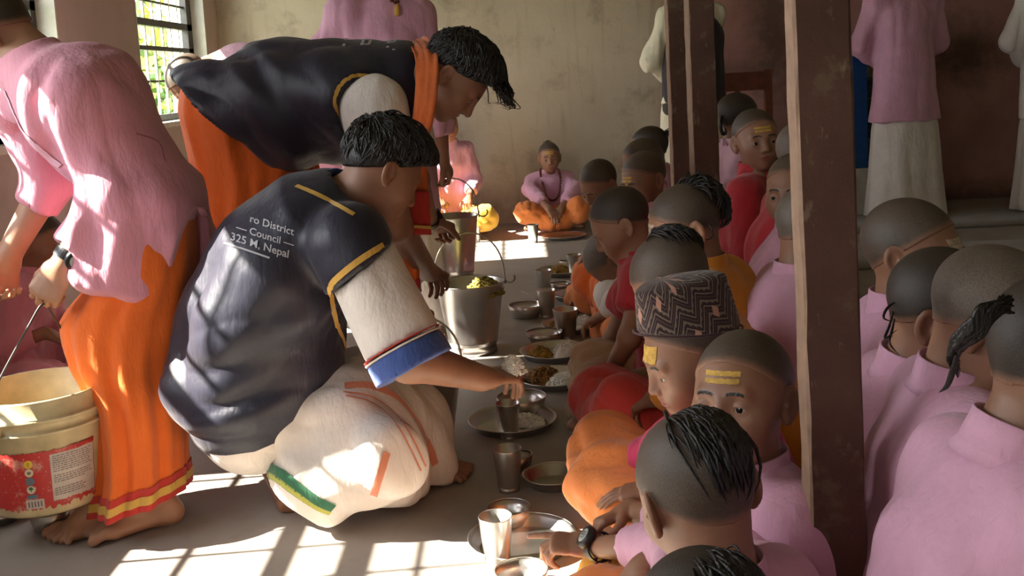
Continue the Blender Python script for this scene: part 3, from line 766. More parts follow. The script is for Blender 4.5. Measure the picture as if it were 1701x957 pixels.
# flaking oxide paint of the posts
def postmat():
    t = NT('oxide_paint'); v = t.coord()
    c = t.ramp(t.noise(v, 6, 6, 0.6), [(0.3, (0.080, 0.038, 0.025)), (0.7, (0.150, 0.070, 0.046))])
    f = t.ramp(t.noise(v, 12, 7, 0.68), [(0.55, (0, 0, 0)), (0.63, (1, 1, 1))])
    c = t.mix(t.math('MULTIPLY', f, 0.7), c, (0.17, 0.12, 0.075))
    s2 = t.ramp(t.noise(t.coord((1, 1, 0.4)), 28, 5, 0.7), [(0.60, (0, 0, 0)), (0.68, (1, 1, 1))])
    c = t.mix(t.math('MULTIPLY', s2, 0.5), c, (0.32, 0.24, 0.16)); t.base(c)
    t.bump(t.noise(v, 22, 7, 0.7), 0.5, 0.006); t.set(Roughness=0.62); return t.m
M['post'] = postmat(); M['post_edge'] = simple('pale_edge', (0.30, 0.19, 0.125), 0.7, var=0.18, scale=40, bump=0.3)

def slab(name, lo, hi, mat):
    m = MB(); m.box(lo, hi); return structure(m.build(name, M[mat], smooth=False))
slab('floor', (-2.5, -3.2, -0.12), (5.2, 7.8, 0.0), 'floor')
slab('ceiling', (-2.5, -3.2, ZC), (5.2, 7.8, ZC + 0.15), 'wall_beige')
slab('wall_back', (-2.3, WB, 0.0), (5.0, WB + 0.25, ZC), 'wall_back')
slab('wall_front', (-2.3, -3.2, 0.0), (5.0, -3.0, ZC), 'wall_beige')
slab('wall_right', (WR, -3.0, 0.0), (WR + 0.2, WB, ZC), 'wall_beige')
# left wall with four windows
WT = 0.20; SILL, HEAD = 0.84, 2.02
wins = [(-0.6, 0.30), (1.15, 2.80), (3.62, 4.67), (5.68, 6.98)]
m = MB(); ys = [-3.0] + [y for w in wins for y in w] + [WB]
for i in range(0, len(ys), 2): m.box((WL - WT, ys[i], 0), (WL, ys[i+1], ZC))
for a, b_ in wins:
    m.box((WL - WT, a, 0), (WL, b_, SILL)); m.box((WL - WT, a, HEAD), (WL, b_, ZC))
structure(m.build('wall_left', M['wall_left'], smooth=False))
for n, (a, b_) in enumerate(wins):
    w = bpy.data.objects.new('window_%d' % (n + 1), None); COL.objects.link(w); w['kind'] = 'structure'
    m = MB(); e = 0.012                                             # lime-washed lining and sill
    m.box((WL - WT + 0.02, b_ - e, SILL), (WL + 0.004, b_, HEAD)); m.box((WL - WT + 0.02, a, SILL), (WL + 0.004, a + e, HEAD))
    m.box((WL - WT + 0.02, a, HEAD - e), (WL + 0.004, b_, HEAD)); m.box((WL - WT + 0.02, a, SILL), (WL + 0.03, b_, SILL + 0.03)); m.build('window_sill', M['jamb'], w, smooth=False)
    x0, x1 = WL - 0.12, WL - 0.08; a2, b2 = a + e, b_ - e
    m = MB()
    f0 = 0.05; f1 = 0.05 if n != 3 else 0.10
    m.box((x0, a2, SILL + 0.03), (x1, a2 + f0, HEAD - e)); m.box((x0, b2 - f1, SILL + 0.03), (x1, b2, HEAD - e))
    m.box((x0, a2, SILL + 0.03), (x1, b2, SILL + 0.07)); m.box((x0, a2, HEAD - 0.06), (x1, b2, HEAD - e))
    m.box((x0, a2, 1.425), (x1, b2, 1.465)); m.box((x0, a2, 1.285), (x1, b2, 1.31))
    if n == 1: m.box((x0, 2.34, SILL), (x1, 2.57, HEAD)); m.box((x0, 2.70, SILL), (x1, 2.79, HEAD))
    if n == 2: m.box((x0, 3.90, SILL), (x1, 4.24, HEAD))
    m.box((x0 + 0.01, a2, 1.565), (x1 - 0.015, b2, 1.577)); m.box((x0 + 0.01, a2, 1.72), (x1 - 0.015, b2, 1.732)); m.box((x0 + 0.01, a2, 1.10), (x1 - 0.015, b2, 1.112))
    m.build('window_frame', M['iron'], w, smooth=False)
    m = MB(); y = a2 + 0.10
    while y < b2 - 0.06:
        m.box((x0 + 0.012, y - 0.007, SILL + 0.05), (x0 + 0.026, y + 0.007, HEAD - 0.03)); y += 0.155
    m.build('window_grille', M['white_bar'], w, smooth=False)

# greenery outside the windows
M['leaf'] = simple('leaf_green', (0.09, 0.17, 0.035), 0.5, var=0.5, scale=3)
M['leaf_yellow'] = simple('leaf_yellow', (0.34, 0.36, 0.06), 0.5, var=0.3, scale=3)
M['bark'] = simple('bark', (0.10, 0.07, 0.045), 0.9)
def bush(name, c, ext, n, mats, size, seed, label):
    rnd = random.Random(seed); root = thing(name, (c[0], c[1], 0), label, 'bush')
    for mi, mat in enumerate(mats):
        m = MB()
        for i in range(n // len(mats)):
            cl = lambda e: max(-1.5*e, min(1.5*e, rnd.gauss(0, e)))
            p = A(c[0] + cl(ext[0]), c[1] + cl(ext[1]), max(0.1, c[2] + rnd.gauss(0, ext[2])))
            if p[2] > 2.3 or p[0] > -2.7: continue
            d = nz((rnd.gauss(0, 1), rnd.gauss(0, 1), rnd.gauss(-0.3, 0.7))); u = nz(np.cross(d, A(rnd.gauss(0, 1), rnd.gauss(0, 1), rnd.gauss(0, 1)))); nn = np.cross(d, u)
            L = size * rnd.uniform(0.6, 1.4); wd = L * 0.24
            m.add([p, p + d*L*0.35 + u*wd + nn*L*.03, p + d*L*0.35 - u*wd + nn*L*.03, p + d*L*0.75 + u*wd*0.6, p + d*L*0.75 - u*wd*0.6, p + d*L - nn*L*0.08, p + d*L*0.4, p + d*L*0.75 - nn*L*.03],
                  [(0, 6, 1), (0, 2, 6), (1, 6, 7, 3), (6, 2, 4, 7), (3, 7, 5), (7, 4, 5)])
        o = m.build('leaves', M[mat], root, off=(c[0], c[1], 0)); o['kind'] = 'stuff'
    m = MB()
    for i in range(7):
        a = A(c[0] + rnd.gauss(0, ext[0]*0.3), c[1] + rnd.gauss(0, ext[1]*0.5), 0); b2_ = a + A(rnd.gauss(0, .15), rnd.gauss(0, .3), c[2] + 0.3)
        m.tube(smooth_path([a, (a+b2_)/2 + A(.05, .05, 0), b2_], 4), 0.018, 6)
    m.build('stem', M['bark'], root, off=(c[0], c[1], 0))
bush('leafy_shrub', (-3.7, 11.6, 1.25), (0.35, 1.2, 0.5), 1500, ['leaf', 'leaf_yellow'], 0.24, 3, 'bright green and yellow shrub outside the barred window in the far corner')
bush('leafy_shrub', (-4.1, 8.0, 1.3), (0.4, 0.6, 0.5), 900, ['leaf'], 0.20, 5, 'green shrub outside the barred window at the photo\'s left edge')
slab('ground', (-40, -20, -0.5), (-2.2, 40, -0.3), 'leaf')

# ------------------------------------------------------------------ posts
def post(px0, px1, Y, w, label, dp=None):
    dp = dp or w
    c0 = at((px0 + px1)/2, 0 if Y < 2 else 150, Y); lx = 0.0
    root = thing('post', (c0[0], Y + w/2, 0), label, 'post', 'square posts down the middle of the hall')
    m = MB(); x0, x1 = c0[0] - w/2, c0[0] + w/2; e = 0.0035
    rnd = random.Random(int(px0)); lean = LEAN.get(px0, 0.0)
    n = 60; V = []; F = []
    ring = [(x0 + e, Y), (x1 - e, Y), (x1, Y + e), (x1, Y + dp - e), (x1 - e, Y + dp), (x0 + e, Y + dp), (x0, Y + dp - e), (x0, Y + e)]
    for i in range(n + 1):
        z = ZC * i / n; dx = (z - c0[2]) * lean
        for (x, y) in ring: V.append((x + dx + rnd.gauss(0, 0.0007), y + rnd.gauss(0, 0.0007), z))
    for i in range(n):
        for k in range(8):
            F.append((i*8+k, i*8+(k+1) % 8, (i+1)*8+(k+1) % 8, (i+1)*8+k))
    V, F = np.array(V), F
    o = link_mesh('shaft', V, F, M['post'], root, smooth=False, off=(c0[0], Y + w/2, 0))
    o.data.materials.append(M['post_edge'])  # left face and its front corner are paler than the rest
    mi = [1 if (i % 8) in (6, 7) else 0 for i in range(len(F))]; o.data.polygons.foreach_set('material_index', np.array(mi, np.int32))
    m = MB(); m.box((x0 - 0.012, Y - 0.012, 0), (x1 + 0.012, Y + w + 0.012, 0.012)); 
    f = m.build('base_plate', M['iron'], root, smooth=False, off=(c0[0], Y + w/2, 0)); f.location.x = -c0[2]*lean
    return root
LEAN = {1319: -0.015, 1149: -0.003, 1114: -0.002}
post(1319, 1411, 1.42, 0.078, 'brown flaking square post nearest the camera, between the two rows of boys', 0.046)
post(1149, 1190, 3.75, 0.092, 'middle brown square post with a pale left edge, just behind the bald heads')
post(1114, 1145, 4.75, 0.088, 'slimmest red brown post, standing before the man in the black waistcoat')

# ------------------------------------------------------------------ things on the floor
def steelmat(name, col, rough, var=0.2):
    t = NT(name); v = t.coord((1, 1, 0.08)); w = t.coord()
    t.base(t.ramp(t.noise(w, 6, 3), [(0.35, tuple(c*(1-var) for c in col)), (0.7, col)]))
    f = t.noise(v, 220, 3); t.link(t.math('MULTIPLY_ADD', t.noise(w, 25, 5), 0.08, rough - 0.03), t.b.inputs['Roughness'])
    t.bump(f, 0.06, 0.002); t.set(Metallic=1.0); return t.m
M['steel'] = steelmat('stainless_steel', (0.70, 0.68, 0.65), 0.30)
M['steel_worn'] = steelmat('worn_steel', (0.58, 0.56, 0.52), 0.36)
M['wire'] = simple('bucket_wire', (0.42, 0.40, 0.37), 0.35, 1.0)
M['rice'] = simple('cooked_rice', (0.86, 0.83, 0.76), 0.6, var=0.1, scale=200)
M['curry'] = simple('potato_curry', (0.34, 0.19, 0.022), 0.45, var=0.5, scale=40, bump=0.4, bscale=120)
M['curry_dark'] = simple('brown_curry', (0.22, 0.10, 0.018), 0.4, var=0.5, scale=45, bump=0.4, bscale=120)
M['dal'] = simple('pink_soup', (0.48, 0.22, 0.14), 0.25, var=0.2)
M['greens'] = simple('green_curry', (0.30, 0.24, 0.035), 0.55, var=0.6, scale=60, bump=0.5, bscale=150)
M['pan_edge'] = simple('pale_dough', (0.62, 0.50, 0.34), 0.7, var=0.15, scale=60, bump=0.3)

def rnd_lumps(name, c, rx, ry, hgt, n, size, mat, parent, seed, elong=(1, 1, 1), kind='stuff', off=None):
    "heap of small morsels"
    rnd = random.Random(seed); V = []; F = []
    bm = bmesh.new(); bmesh.ops.create_icosphere(bm, subdivisions=1, radius=1); bv = np.array([v.co[:] for v in bm.verts]); bf = [tuple(v.index for v in f.verts) for f in bm.faces]; bm.free()
    # the body of the heap
    m = 24; k = 7
    for j in range(k + 1):
        t = j / k
        for i in range(m):
            a = 2*math.pi*i/m; q = 1 - t; w = 1 + 0.10*math.sin(3*a + seed) + 0.06*math.sin(7*a + 2*seed)
            V.append(c + A(rx*q*w*math.cos(a), ry*q*w*math.sin(a), hgt*(1 - q*q)*0.9))
    F = [(j*m+i, j*m+(i+1) % m, (j+1)*m+(i+1) % m, (j+1)*m+i) for j in range(k) for i in range(m)]
    for _ in range(n):
        a = rnd.uniform(0, 2*math.pi); q = math.sqrt(rnd.random()); z = hgt*(1 - q*q)*0.92
        p = c + A(rx*q*math.cos(a), ry*q*math.sin(a), z + size*0.2)
        e = np.array(elong) * size * rnd.uniform(0.7, 1.3)
        Rr = np.array(Matrix.Rotation(rnd.uniform(0, 6.3), 3, 'Z') @ Matrix.Rotation(rnd.uniform(-.9, .9), 3, 'Y') @ Matrix.Rotation(rnd.uniform(-.6, .6), 3, 'X'))
        b = len(V); V += list((bv * e) @ Rr.T + p); F += [tuple(x + b for x in f) for f in bf]
    o = link_mesh(name, V, F, M[mat], parent, off=off)
    if kind: o['kind'] = kind
    return o
def food(name, label, cat, c, rx, ry, hgt, n, size, mat, seed, elong=(1, 1, 1)):
    o = rnd_lumps(name, A(0, 0, 0), rx, ry, hgt, n, size, mat, None, seed, elong); o.location = tuple(c); tag(o, label, cat); return o
def rice(c, rx, ry, h, seed, label): return food('rice', label, 'rice', c, rx, ry, h, 420, 0.0034, 'rice', seed, (2.1, 0.7, 0.7))
def curry(c, rx, ry, h, seed, label, mat='curry', size=0.0075): return food('curry', label, 'curry', c, rx, ry, h, 150, size, mat, seed, (1.2, 0.9, 0.8))

def plate(px, py, wpx, label, h=0.027, mat='steel'):
    c = atz(px, py, h); r = wpx * c[1] / FOC / 2; th = 0.0012
    root = thing('steel_plate', (c[0], c[1], 0), label, 'plate', 'steel plates set out on the floor')
    m = MB(); rb = r - 0.020
    prof = [(0.0005, 0.0025), (rb*0.5, 0.0022), (rb - 0.006, 0.0025), (rb, 0.004), (r - 0.010, h - 0.004), (r - 0.003, h), (r, h + 0.0005), (r + 0.0012, h - 0.0015), (r - 0.004, h - 0.0035), (r - 0.011, h - 0.007), (rb + 0.001, 0.0015), (rb - 0.005, 0.0), (0.0005, 0.0)]
    m.lathe(prof, n=72); m.build('dish', M[mat], root)
    m = MB(); a = np.linspace(0, 2*math.pi, 73); m.tube([( (r+0.0005)*math.cos(t), (r+0.0005)*math.sin(t), h) for t in a], 0.0016, 8, False); m.build('rim', M[mat], root)
    return A(c[0], c[1], 0.003), r
def bowl(px, py, wpx, label, h=0.045, mat='steel', fill=None):
    c = atz(px, py, h); r = wpx * c[1] / FOC / 2
    root = thing('steel_bowl', (c[0], c[1], 0), label, 'bowl', 'steel bowls set out on the floor')
    prof = [(0.0005, 0.002), (r*0.55, 0.002), (r*0.72, 0.006), (r*0.90, h*0.55), (r, h), (r + 0.0012, h - 0.0008), (r*0.91 + 0.001, h*0.53), (r*0.73 + 0.001, 0.004), (r*0.56, 0.0), (0.0005, 0.0)]
    m = MB(); m.lathe(prof, n=56); m.build('vessel', M[mat], root)
    m = MB(); a = np.linspace(0, 2*math.pi, 57); m.tube([((r+0.0003)*math.cos(t), (r+0.0003)*math.sin(t), h) for t in a], 0.0014, 8, False); m.build('rim', M[mat], root)
    if fill:
        m = MB(); m.lathe([(0.0005, h*0.5), (r*0.86, h*0.5)], n=40); s_ = m.build('soup', M[fill], None); s_.location = (c[0], c[1], 0)
        tag(s_, fill == 'dal' and 'pinkish soup filling the wide steel bowl' or 'thin soup in a steel bowl', 'soup', kind='stuff')
    return A(c[0], c[1], 0), r
def tumbler(px, py, wpx, label, k=1.0, mat='steel', h=None):
    "px, py: middle of the foot; wpx: width of the rim"
    c = atz(px, py, 0.0); r = wpx * c[1] / FOC / 2; h = h or r * 3.05; rb = r*0.72
    root = thing('steel_tumbler', (c[0], c[1], 0), label, 'tumbler', 'steel tumblers standing beside the plates')
    prof = [(0.0005, 0.003), (rb - 0.003, 0.003), (rb - 0.001, 0.006), (r - 0.0012, h), (r + 0.0004, h + 0.0004), (r + 0.0002, h - 0.002), (rb + (r-rb)*0.12 + 0.0006, h*0.12), (rb + (r-rb)*0.10 - 0.0006, h*0.105), (rb + (r-rb)*0.08 + 0.0008, h*0.09), (rb + 0.0008, 0.004), (rb, 0.0), (0.0005, 0.0)]
    m = MB(); m.lathe(prof, n=56); m.build('cup', M[mat], root)
    m = MB(); a = np.linspace(0, 2*math.pi, 57); m.tube([((r+0.0002)*math.cos(t), (r+0.0002)*math.sin(t), h) for t in a], 0.0011, 8, False); m.build('rim', M[mat], root)
    return A(c[0], c[1], 0), r, h

# first place, nearest the camera
bowl(866, 946, 92, 'small steel bowl cut off by the bottom edge of the photo', 0.045)
plate(868, 889, 188, 'empty sunlit steel plate under the pointing hand')
tumbler(827, 938, 58, 'tall pale steel tumbler in front of the empty sunlit plate')
bowl(845, 842, 74, 'shallow steel bowl between the nearest tumbler and the empty dark plate', 0.042)
# second place
plate(918, 786, 104, 'empty dark steel plate beside the orange trousers', 0.030, 'steel_worn')
tumbler(846, 814, 49, 'stained steel tumbler with a bright foot ring, before the empty dark plate')
bowl(862, 755, 46, 'small steel bowl just behind the stained tumbler', 0.045, 'steel_worn')
# third place
p, r = plate(851, 694, 150, 'steel plate with a scoop of rice behind a tall tumbler')
rice(p + A(0.035, 0.02, 0), 0.062, 0.05, 0.026, 3, 'scoop of white rice on the plate below the dropping rice ball')
tumbler(846, 728, 41, 'steel tumbler standing before the plate with one scoop of rice')
bowl(866, 658, 84, 'wide steel bowl under the serving hand', 0.052, 'steel')
# fourth
p, r = plate(920, 624, 122, 'steel plate heaped with brown curry and rice')
rice(p + A(0.04, -0.012, 0), 0.072, 0.065, 0.036, 5, 'white rice spread at the front of the plate with brown curry')
curry(p + A(-0.035, 0.035, 0), 0.068, 0.06, 0.046, 6, 'dark brown curry heaped beside rice', 'curry_dark')
# fifth
p, r = plate(921, 580, 118, 'steel plate with yellow potato curry and a white rice mound')
curry(p + A(-0.055, 0.0, 0), 0.046, 0.045, 0.034, 8, 'yellow potato curry beside the white rice mound')
rice(p + A(0.050, 0.01, 0), 0.062, 0.06, 0.055, 9, 'tall white rice mound beside yellow potato curry')
bowl(904, 551, 62, 'steel bowl with a spoon between two plates', 0.045)
tumbler(941, 561, 42, 'broad steel tumbler reflecting red cloth', h=0.115)
p, r = plate(950, 536, 104, 'steel plate half hidden behind the broad tumbler')
curry(p + A(-0.075, 0.0, 0), 0.035, 0.04, 0.028, 11, 'small heap of yellow curry behind the bowl with a spoon')
rice(p + A(0.055, 0.01, 0), 0.062, 0.055, 0.050, 12, 'white rice behind the broad tumbler')
# sixth
bowl(873, 506, 58, 'wide steel bowl of pinkish soup', 0.055, 'steel', 'dal')
tumbler(909, 527, 31, 'steel tumbler beside the bowl of pinkish soup')
tumbler(904, 490, 28, 'sunlit steel tumbler with a spoon leaning by it')
p, r = plate(956, 487, 78, 'steel plate with rice near the white cloth')
rice(p + A(0.02, 0, 0), 0.07, 0.06, 0.05, 14, 'rice heap on the plate near the white cloth')
bowl(931, 470, 34, 'small steel bowl behind the sunlit tumbler', 0.042)
# seventh
p, r = plate(937, 446, 88, 'steel plate with yellow curry in front of the sunlit floor strip')
curry(p + A(-0.02, 0, 0), 0.065, 0.055, 0.04, 16, 'yellow curry on the plate before the sunlit floor strip')
tumbler(955, 460, 25, 'steel tumbler standing by the yellow curry plate before the sunlit strip')
bowl(939, 433, 20, 'tiny steel bowl behind the yellow curry plate', 0.035)
# against the back wall
tumbler(886, 403, 20, 'bright steel tumbler in front of the boy with the long bead necklace')
plate(937, 390, 74, 'sunlit steel plate in front of the boy with the long bead necklace', 0.02)
tumbler(793, 402, 12, 'thin steel tumbler beside the yellow knee by the back wall', h=0.10)
# by the left server's feet
bowl(82, 847, 66, 'small steel bowl standing on the floor behind the paint bucket', 0.05, 'steel_worn')
plate(-8, 846, 108, 'steel plate on the floor at the left edge behind the paint bucket')
def spoon(a, b, label):
    a = np.asarray(a); b = np.asarray(b); root = thing('spoon', a, label, 'spoon'); d = nz(b - a); s = nz(np.cross(d, UP))
    m = MB(); m.tube([a + d*0.03, (a + b)/2 + UP*0.004, b], [0.0022, 0.0022, 0.004], 8, True, flat=0.5); m.build('handle', M['steel'], root, off=a)
    m = MB(); n = 12
    for j in range(5):
        for i in range(n):
            t = 2*math.pi*i/n; q = 1 - j/5*0.98
            m.V.append(tuple(a + d*0.022*math.cos(t)*q + s*0.015*math.sin(t)*q - UP*0.006*(1 - q*q)))
    m.F = [(j*n+i, j*n+(i+1) % n, (j+1)*n+(i+1) % n, (j+1)*n+i) for j in range(4) for i in range(n)]; m.mi = [0]*len(m.F)
    m.build('spoon_bowl', M['steel'], root, off=a)
spoon(at(897, 499, 4.62), at(866, 484, 4.66), 'steel spoon leaning against the sunlit tumbler')
spoon(at(925, 563, 4.07), at(944, 546, 4.10), 'steel spoon resting in the bowl between two plates')

# buckets
def steel_bucket(px, py, Y, zb, r, h, label, apex, tilt=0.0, mat='steel', hook=True):
    "px, py, Y only fix where the middle of the foot stands"
    c = at(px, py, Y); c[2] = zb; rb = r*0.66
    root = thing('steel_bucket', c, label, 'bucket', 'steel serving buckets')
    prof = [(0.001, 0.012), (rb*0.97, 0.012), (r - 0.002, h), (r + 0.002, h + 0.003), (r + 0.004, h), (r + 0.002, h - 0.004), (r, h - 0.006)]
    for t in (0.30, 0.0):
        pass
    rr = lambda z: rb + (r - rb) * z / h
    prof += [(rr(0.19*h) + 0.001, 0.19*h), (rr(0.17*h) + 0.004, 0.175*h), (rr(0.15*h) + 0.001, 0.16*h), (rr(0.12*h) + 0.0035, 0.135*h), (rr(0.1*h) + 0.001, 0.115*h), (rb + 0.002, 0.03), (rb + 0.005, 0.012), (rb + 0.006, 0.002), (rb + 0.002, 0.0), (0.001, 0.006)]
    m = MB(); m.lathe(prof, n=72); m.build('pail', M[mat], root)
    for q in (-1, 1):
        m = MB(); a = np.linspace(0, 2*math.pi, 15); m.tube([(q*(r + 0.006), 0.011*math.cos(t), h + 0.003 + 0.013*math.sin(t)) for t in a], 0.003, 8); m.build('lug', M['wire'], root)
    m = MB(); P_ = []
    ct, st = math.cos(tilt), math.sin(tilt)
    for t in np.linspace(math.pi, 0, 30): P_.append((r*1.04*math.cos(t), -apex*st*math.sin(t), h + 0.005 + apex*ct*(math.sin(t)**0.8)))
    e = P_[-1]
    for t in np.linspace(0.4, 4.4, 12): P_.append((e[0] + 0.012 - 0.013*math.cos(t) + 0.004*t, 0.003, e[2] - 0.014*math.sin(t)))
    e = P_[0]; P_ = [(e[0] - 0.012 + 0.013*math.cos(t) - 0.003*t, 0.003, e[2] - 0.014*math.sin(t)) for t in np.linspace(3.9, 0.4, 10)] + P_
    m.tube(P_, 0.0030, 8); m.build('handle', M['wire'], root)
    return c
B1 = steel_bucket(787, 582, 3.93, 0.0, 0.128, 0.268, 'shiny steel bucket of green curry, foremost of those standing on floor', 0.185)
B2 = steel_bucket(760, 460, 4.30, 0.205, 0.097, 0.270, 'slim steel bucket held up by the standing pink server', 0.150)
B3 = steel_bucket(703, 770, 2.84, 0.0, 0.120, 0.245, 'dark steel bucket behind the crouching server\'s knee', 0.150, mat='steel_worn')
rnd_lumps_c = B1 + A(0.055, -0.015, 0.225)
food('green_curry', 'greenish yellow vegetable curry heaped over the rim of the shiny bucket', 'curry', rnd_lumps_c, 0.072, 0.085, 0.062, 190, 0.0095, 'greens', 21, (1.4, 0.7, 0.6))

# paint bucket with its printed wrap
def paint_bucket():
    rt, rb, h = 0.154, 0.134, 0.275
    c = at(74, 738, 2.46); zb = c[2] - h*0.47; c[2] = zb
    root = thing('paint_bucket', c, 'grubby cream plastic paint bucket with a torn red and white label', 'bucket')
    M['cream_plastic'] = simple('cream_plastic', (0.62, 0.52, 0.30), 0.42, var=0.25, scale=12, bump=0.15, bscale=30, Subsurface_Weight=0.0)
    m = MB()
    prof = [(0.001, 0.006), (rb - 0.004, 0.006), (rt - 0.004, h), (rt + 0.001, h + 0.002), (rt + 0.003, h - 0.002), (rt + 0.003, h - 0.040), (rt + 0.010, h - 0.042), (rt + 0.010, h - 0.048), (rt + 0.002, h - 0.050), (rt + 0.0015, h - 0.070), (rt + 0.008, h - 0.072), (rt + 0.008, h - 0.078), (rt - 0.004, h - 0.080), (rb + 0.002, 0.008), (rb - 0.003, 0.0), (0.001, 0.0)]
    m.lathe(prof, n=90); m.build('pail', M['cream_plastic'], root)
    for a in (-1.85, 1.29):
        m = MB(); R_ = np.array(Matrix.Rotation(a, 3, 'Z')); m.box((rt - 0.002, -0.022, h - 0.075), (rt + 0.016, 0.022, h - 0.052), R=R_); m.build('lug', M['cream_plastic'], root, smooth=False)
    top = at(72, 505, 2.41) - c; P_ = []
    ends = [A(math.cos(a)*(rt + 0.012), math.sin(a)*(rt + 0.012), h - 0.062) for a in (-1.85, 1.29)]
    path = smooth_path([ends[0], ends[0]*0.9 + A(0, 0, 0.10), top*0.75 + ends[0]*0.25 + A(0, 0, 0.025), top, top*0.75 + ends[1]*0.25 + A(0, 0, 0.025), ends[1]*0.9 + A(0, 0, 0.10), ends[1]], 8)
    m = MB(); m.tube(path, 0.0026, 8); m.build('handle', M['iron'], root)
    rr = lambda z: rb + 0.002 + (rt - 0.006 - rb) * z / (h - 0.08)
    def wrap(name, a0, a1, z0, z1, mat, off=0.0012, n=40, k=1, jag=0.0, seed=1, parent=None):
        rnd = random.Random(seed); V = []; F = []
        for i in range(n + 1):
            a = a0 + (a1 - a0)*i/n; j0 = rnd.uniform(-1, 1)*jag
            for j in range(k + 1):
                z = z0 + (z1 - z0)*j/k + (j0 if j == 0 else j0*0.4 if j == k else 0); r = rr(z) + off; V.append((r*math.cos(a), r*math.sin(a), z))
        F = [(i*(k+1)+j, (i+1)*(k+1)+j, (i+1)*(k+1)+j+1, i*(k+1)+j+1) for i in range(n) for j in range(k)]
        return link_mesh(name, V, F, M[mat] if isinstance(mat, str) else mat, parent or root)
    t = NT('torn_red_label'); v = t.coord(); f = t.ramp(t.noise(v, 26, 7, 0.7), [(0.52, (0, 0, 0)), (0.62, (1, 1, 1))])
    sp = t.ramp(t.noise(v, 160, 3, 0.6), [(0.66, (0, 0, 0)), (0.70, (1, 1, 1))])
    t.base(t.mix(sp, t.mix(t.math('MULTIPLY', f, 0.55), (0.50, 0.035, 0.030), (0.62, 0.42, 0.32)), (0.7, 0.62, 0.5))); t.set(Roughness=0.5); M['label_red'] = t.m
    M['label_white'] = simple('label_white', (0.56, 0.50, 0.44), 0.6, var=0.15, scale=25); M['ink'] = simple('label_ink', (0.20, 0.15, 0.15), 0.6)
    D = lambda d: math.radians(d)
    lab = wrap('label', D(-178), D(-20), 0.022, 0.158, 'label_red', jag=0.006, n=90, seed=4)
    pan = wrap('text_panel', D(-62), D(-21), 0.036, 0.148, 'label_white', 0.0020, jag=0.002, seed=7, parent=lab)
    rnd = random.Random(5); mb = MB()
    def bar(a0, a1, z0, z1, off=0.0027):
        n = max(2, int((a1 - a0)/D(3)) + 1); V = []
        for i in range(n + 1):
            a = a0 + (a1 - a0)*i/n
            for z in (z0, z1): V.append(((rr(z)+off)*math.cos(a), (rr(z)+off)*math.sin(a), z))
        mb.add(V, [(2*i, 2*i+2, 2*i+3, 2*i+1) for i in range(n)])
    z = 0.141
    for line in range(19):
        if line in (8, 13, 14): z -= 0.0052; continue
        a = D(-60)
        while a < D(-26 if line < 12 else -34):
            w = D(rnd.uniform(1.2, 3.6)); bar(a, a + w, z, z + 0.0021); a += w + D(0.8)
        z -= 0.0052
    mb.build('fine_print', M['ink'], lab)
    mb = MB(); M['label_redtext'] = simple('label_red_print', (0.45, 0.02, 0.015), 0.5)
    a = D(-42)
    while a < D(-23):
        w = D(rnd.uniform(1.5, 3)); bar(a, a + w, 0.151, 0.157 + rnd.uniform(0, .003)); bar(a, a + w + D(0.6), 0.1575, 0.159); a += w + D(0.8)
    mb.build('heading', M['label_redtext'], lab)
    for i, (mat, col) in enumerate((('icon_yellow', (0.70, 0.45, 0.03)), ('icon_cream', (0.62, 0.55, 0.36)), ('icon_blue', (0.10, 0.18, 0.24)), ('icon_leaf', (0.60, 0.56, 0.42)))):
        M[mat] = simple(mat, col, 0.5, var=0.1); z0 = 0.132 - i*0.0205; V = []; rr_ = rr(z0) + 0.0022; ca = D(-80)
        for q in (1.0, 0.75, 0.001):
            for k in range(20):
                t_ = 2*math.pi*k/20; a = ca + 0.0095*q*math.cos(t_)/rr_; V.append((rr_*math.cos(a), rr_*math.sin(a), z0 + 0.0095*q*math.sin(t_)))
        F = [(j*20+k, j*20+(k+1) % 20, (j+1)*20+(k+1) % 20, (j+1)*20+k) for j in range(2) for k in range(20)]
        ic = link_mesh('icon', V, F, M[mat], lab)
        mb = MB()
        if i == 0: bar(ca - D(0.4), ca + D(0.4), z0 - 0.005, z0 + 0.005, 0.0030)
        elif i == 3:
            M['icon_green'] = simple('icon_green', (0.05, 0.16, 0.05), 0.5); bar(ca - D(1.8), ca + D(1.8), z0, z0 + 0.005, 0.0030); bar(ca - D(0.4), ca + D(0.4), z0 - 0.005, z0, 0.0030); bar(ca - D(1.2), ca + D(1.2), z0 + 0.005, z0 + 0.007, 0.0030)
        else: bar(ca - D(1.6), ca + D(1.6), z0 - 0.001, z0 + 0.003, 0.0030); bar(ca - D(0.9), ca + D(0.9), z0 - 0.004, z0 - 0.001, 0.0030)
        mb.build('icon_symbol', M['icon_green' if i == 3 else 'ink'], lab)
    wrap('tag_strip', D(-84), D(-75), 0.0495, 0.0580, 'icon_blue', 0.0022, n=6, parent=lab)
    wrap('bar_panel', D(-86), D(-70), 0.024, 0.046, 'label_white', 0.0022, n=8, parent=lab)
    mb = MB()
    for i in range(5): bar(D(-84 + 2.7*i), D(-84 + 2.7*i + 1.3), 0.028, 0.042, 0.0030)
    mb.build('bars', M['ink'], lab)
    return c
PB = paint_bucket()

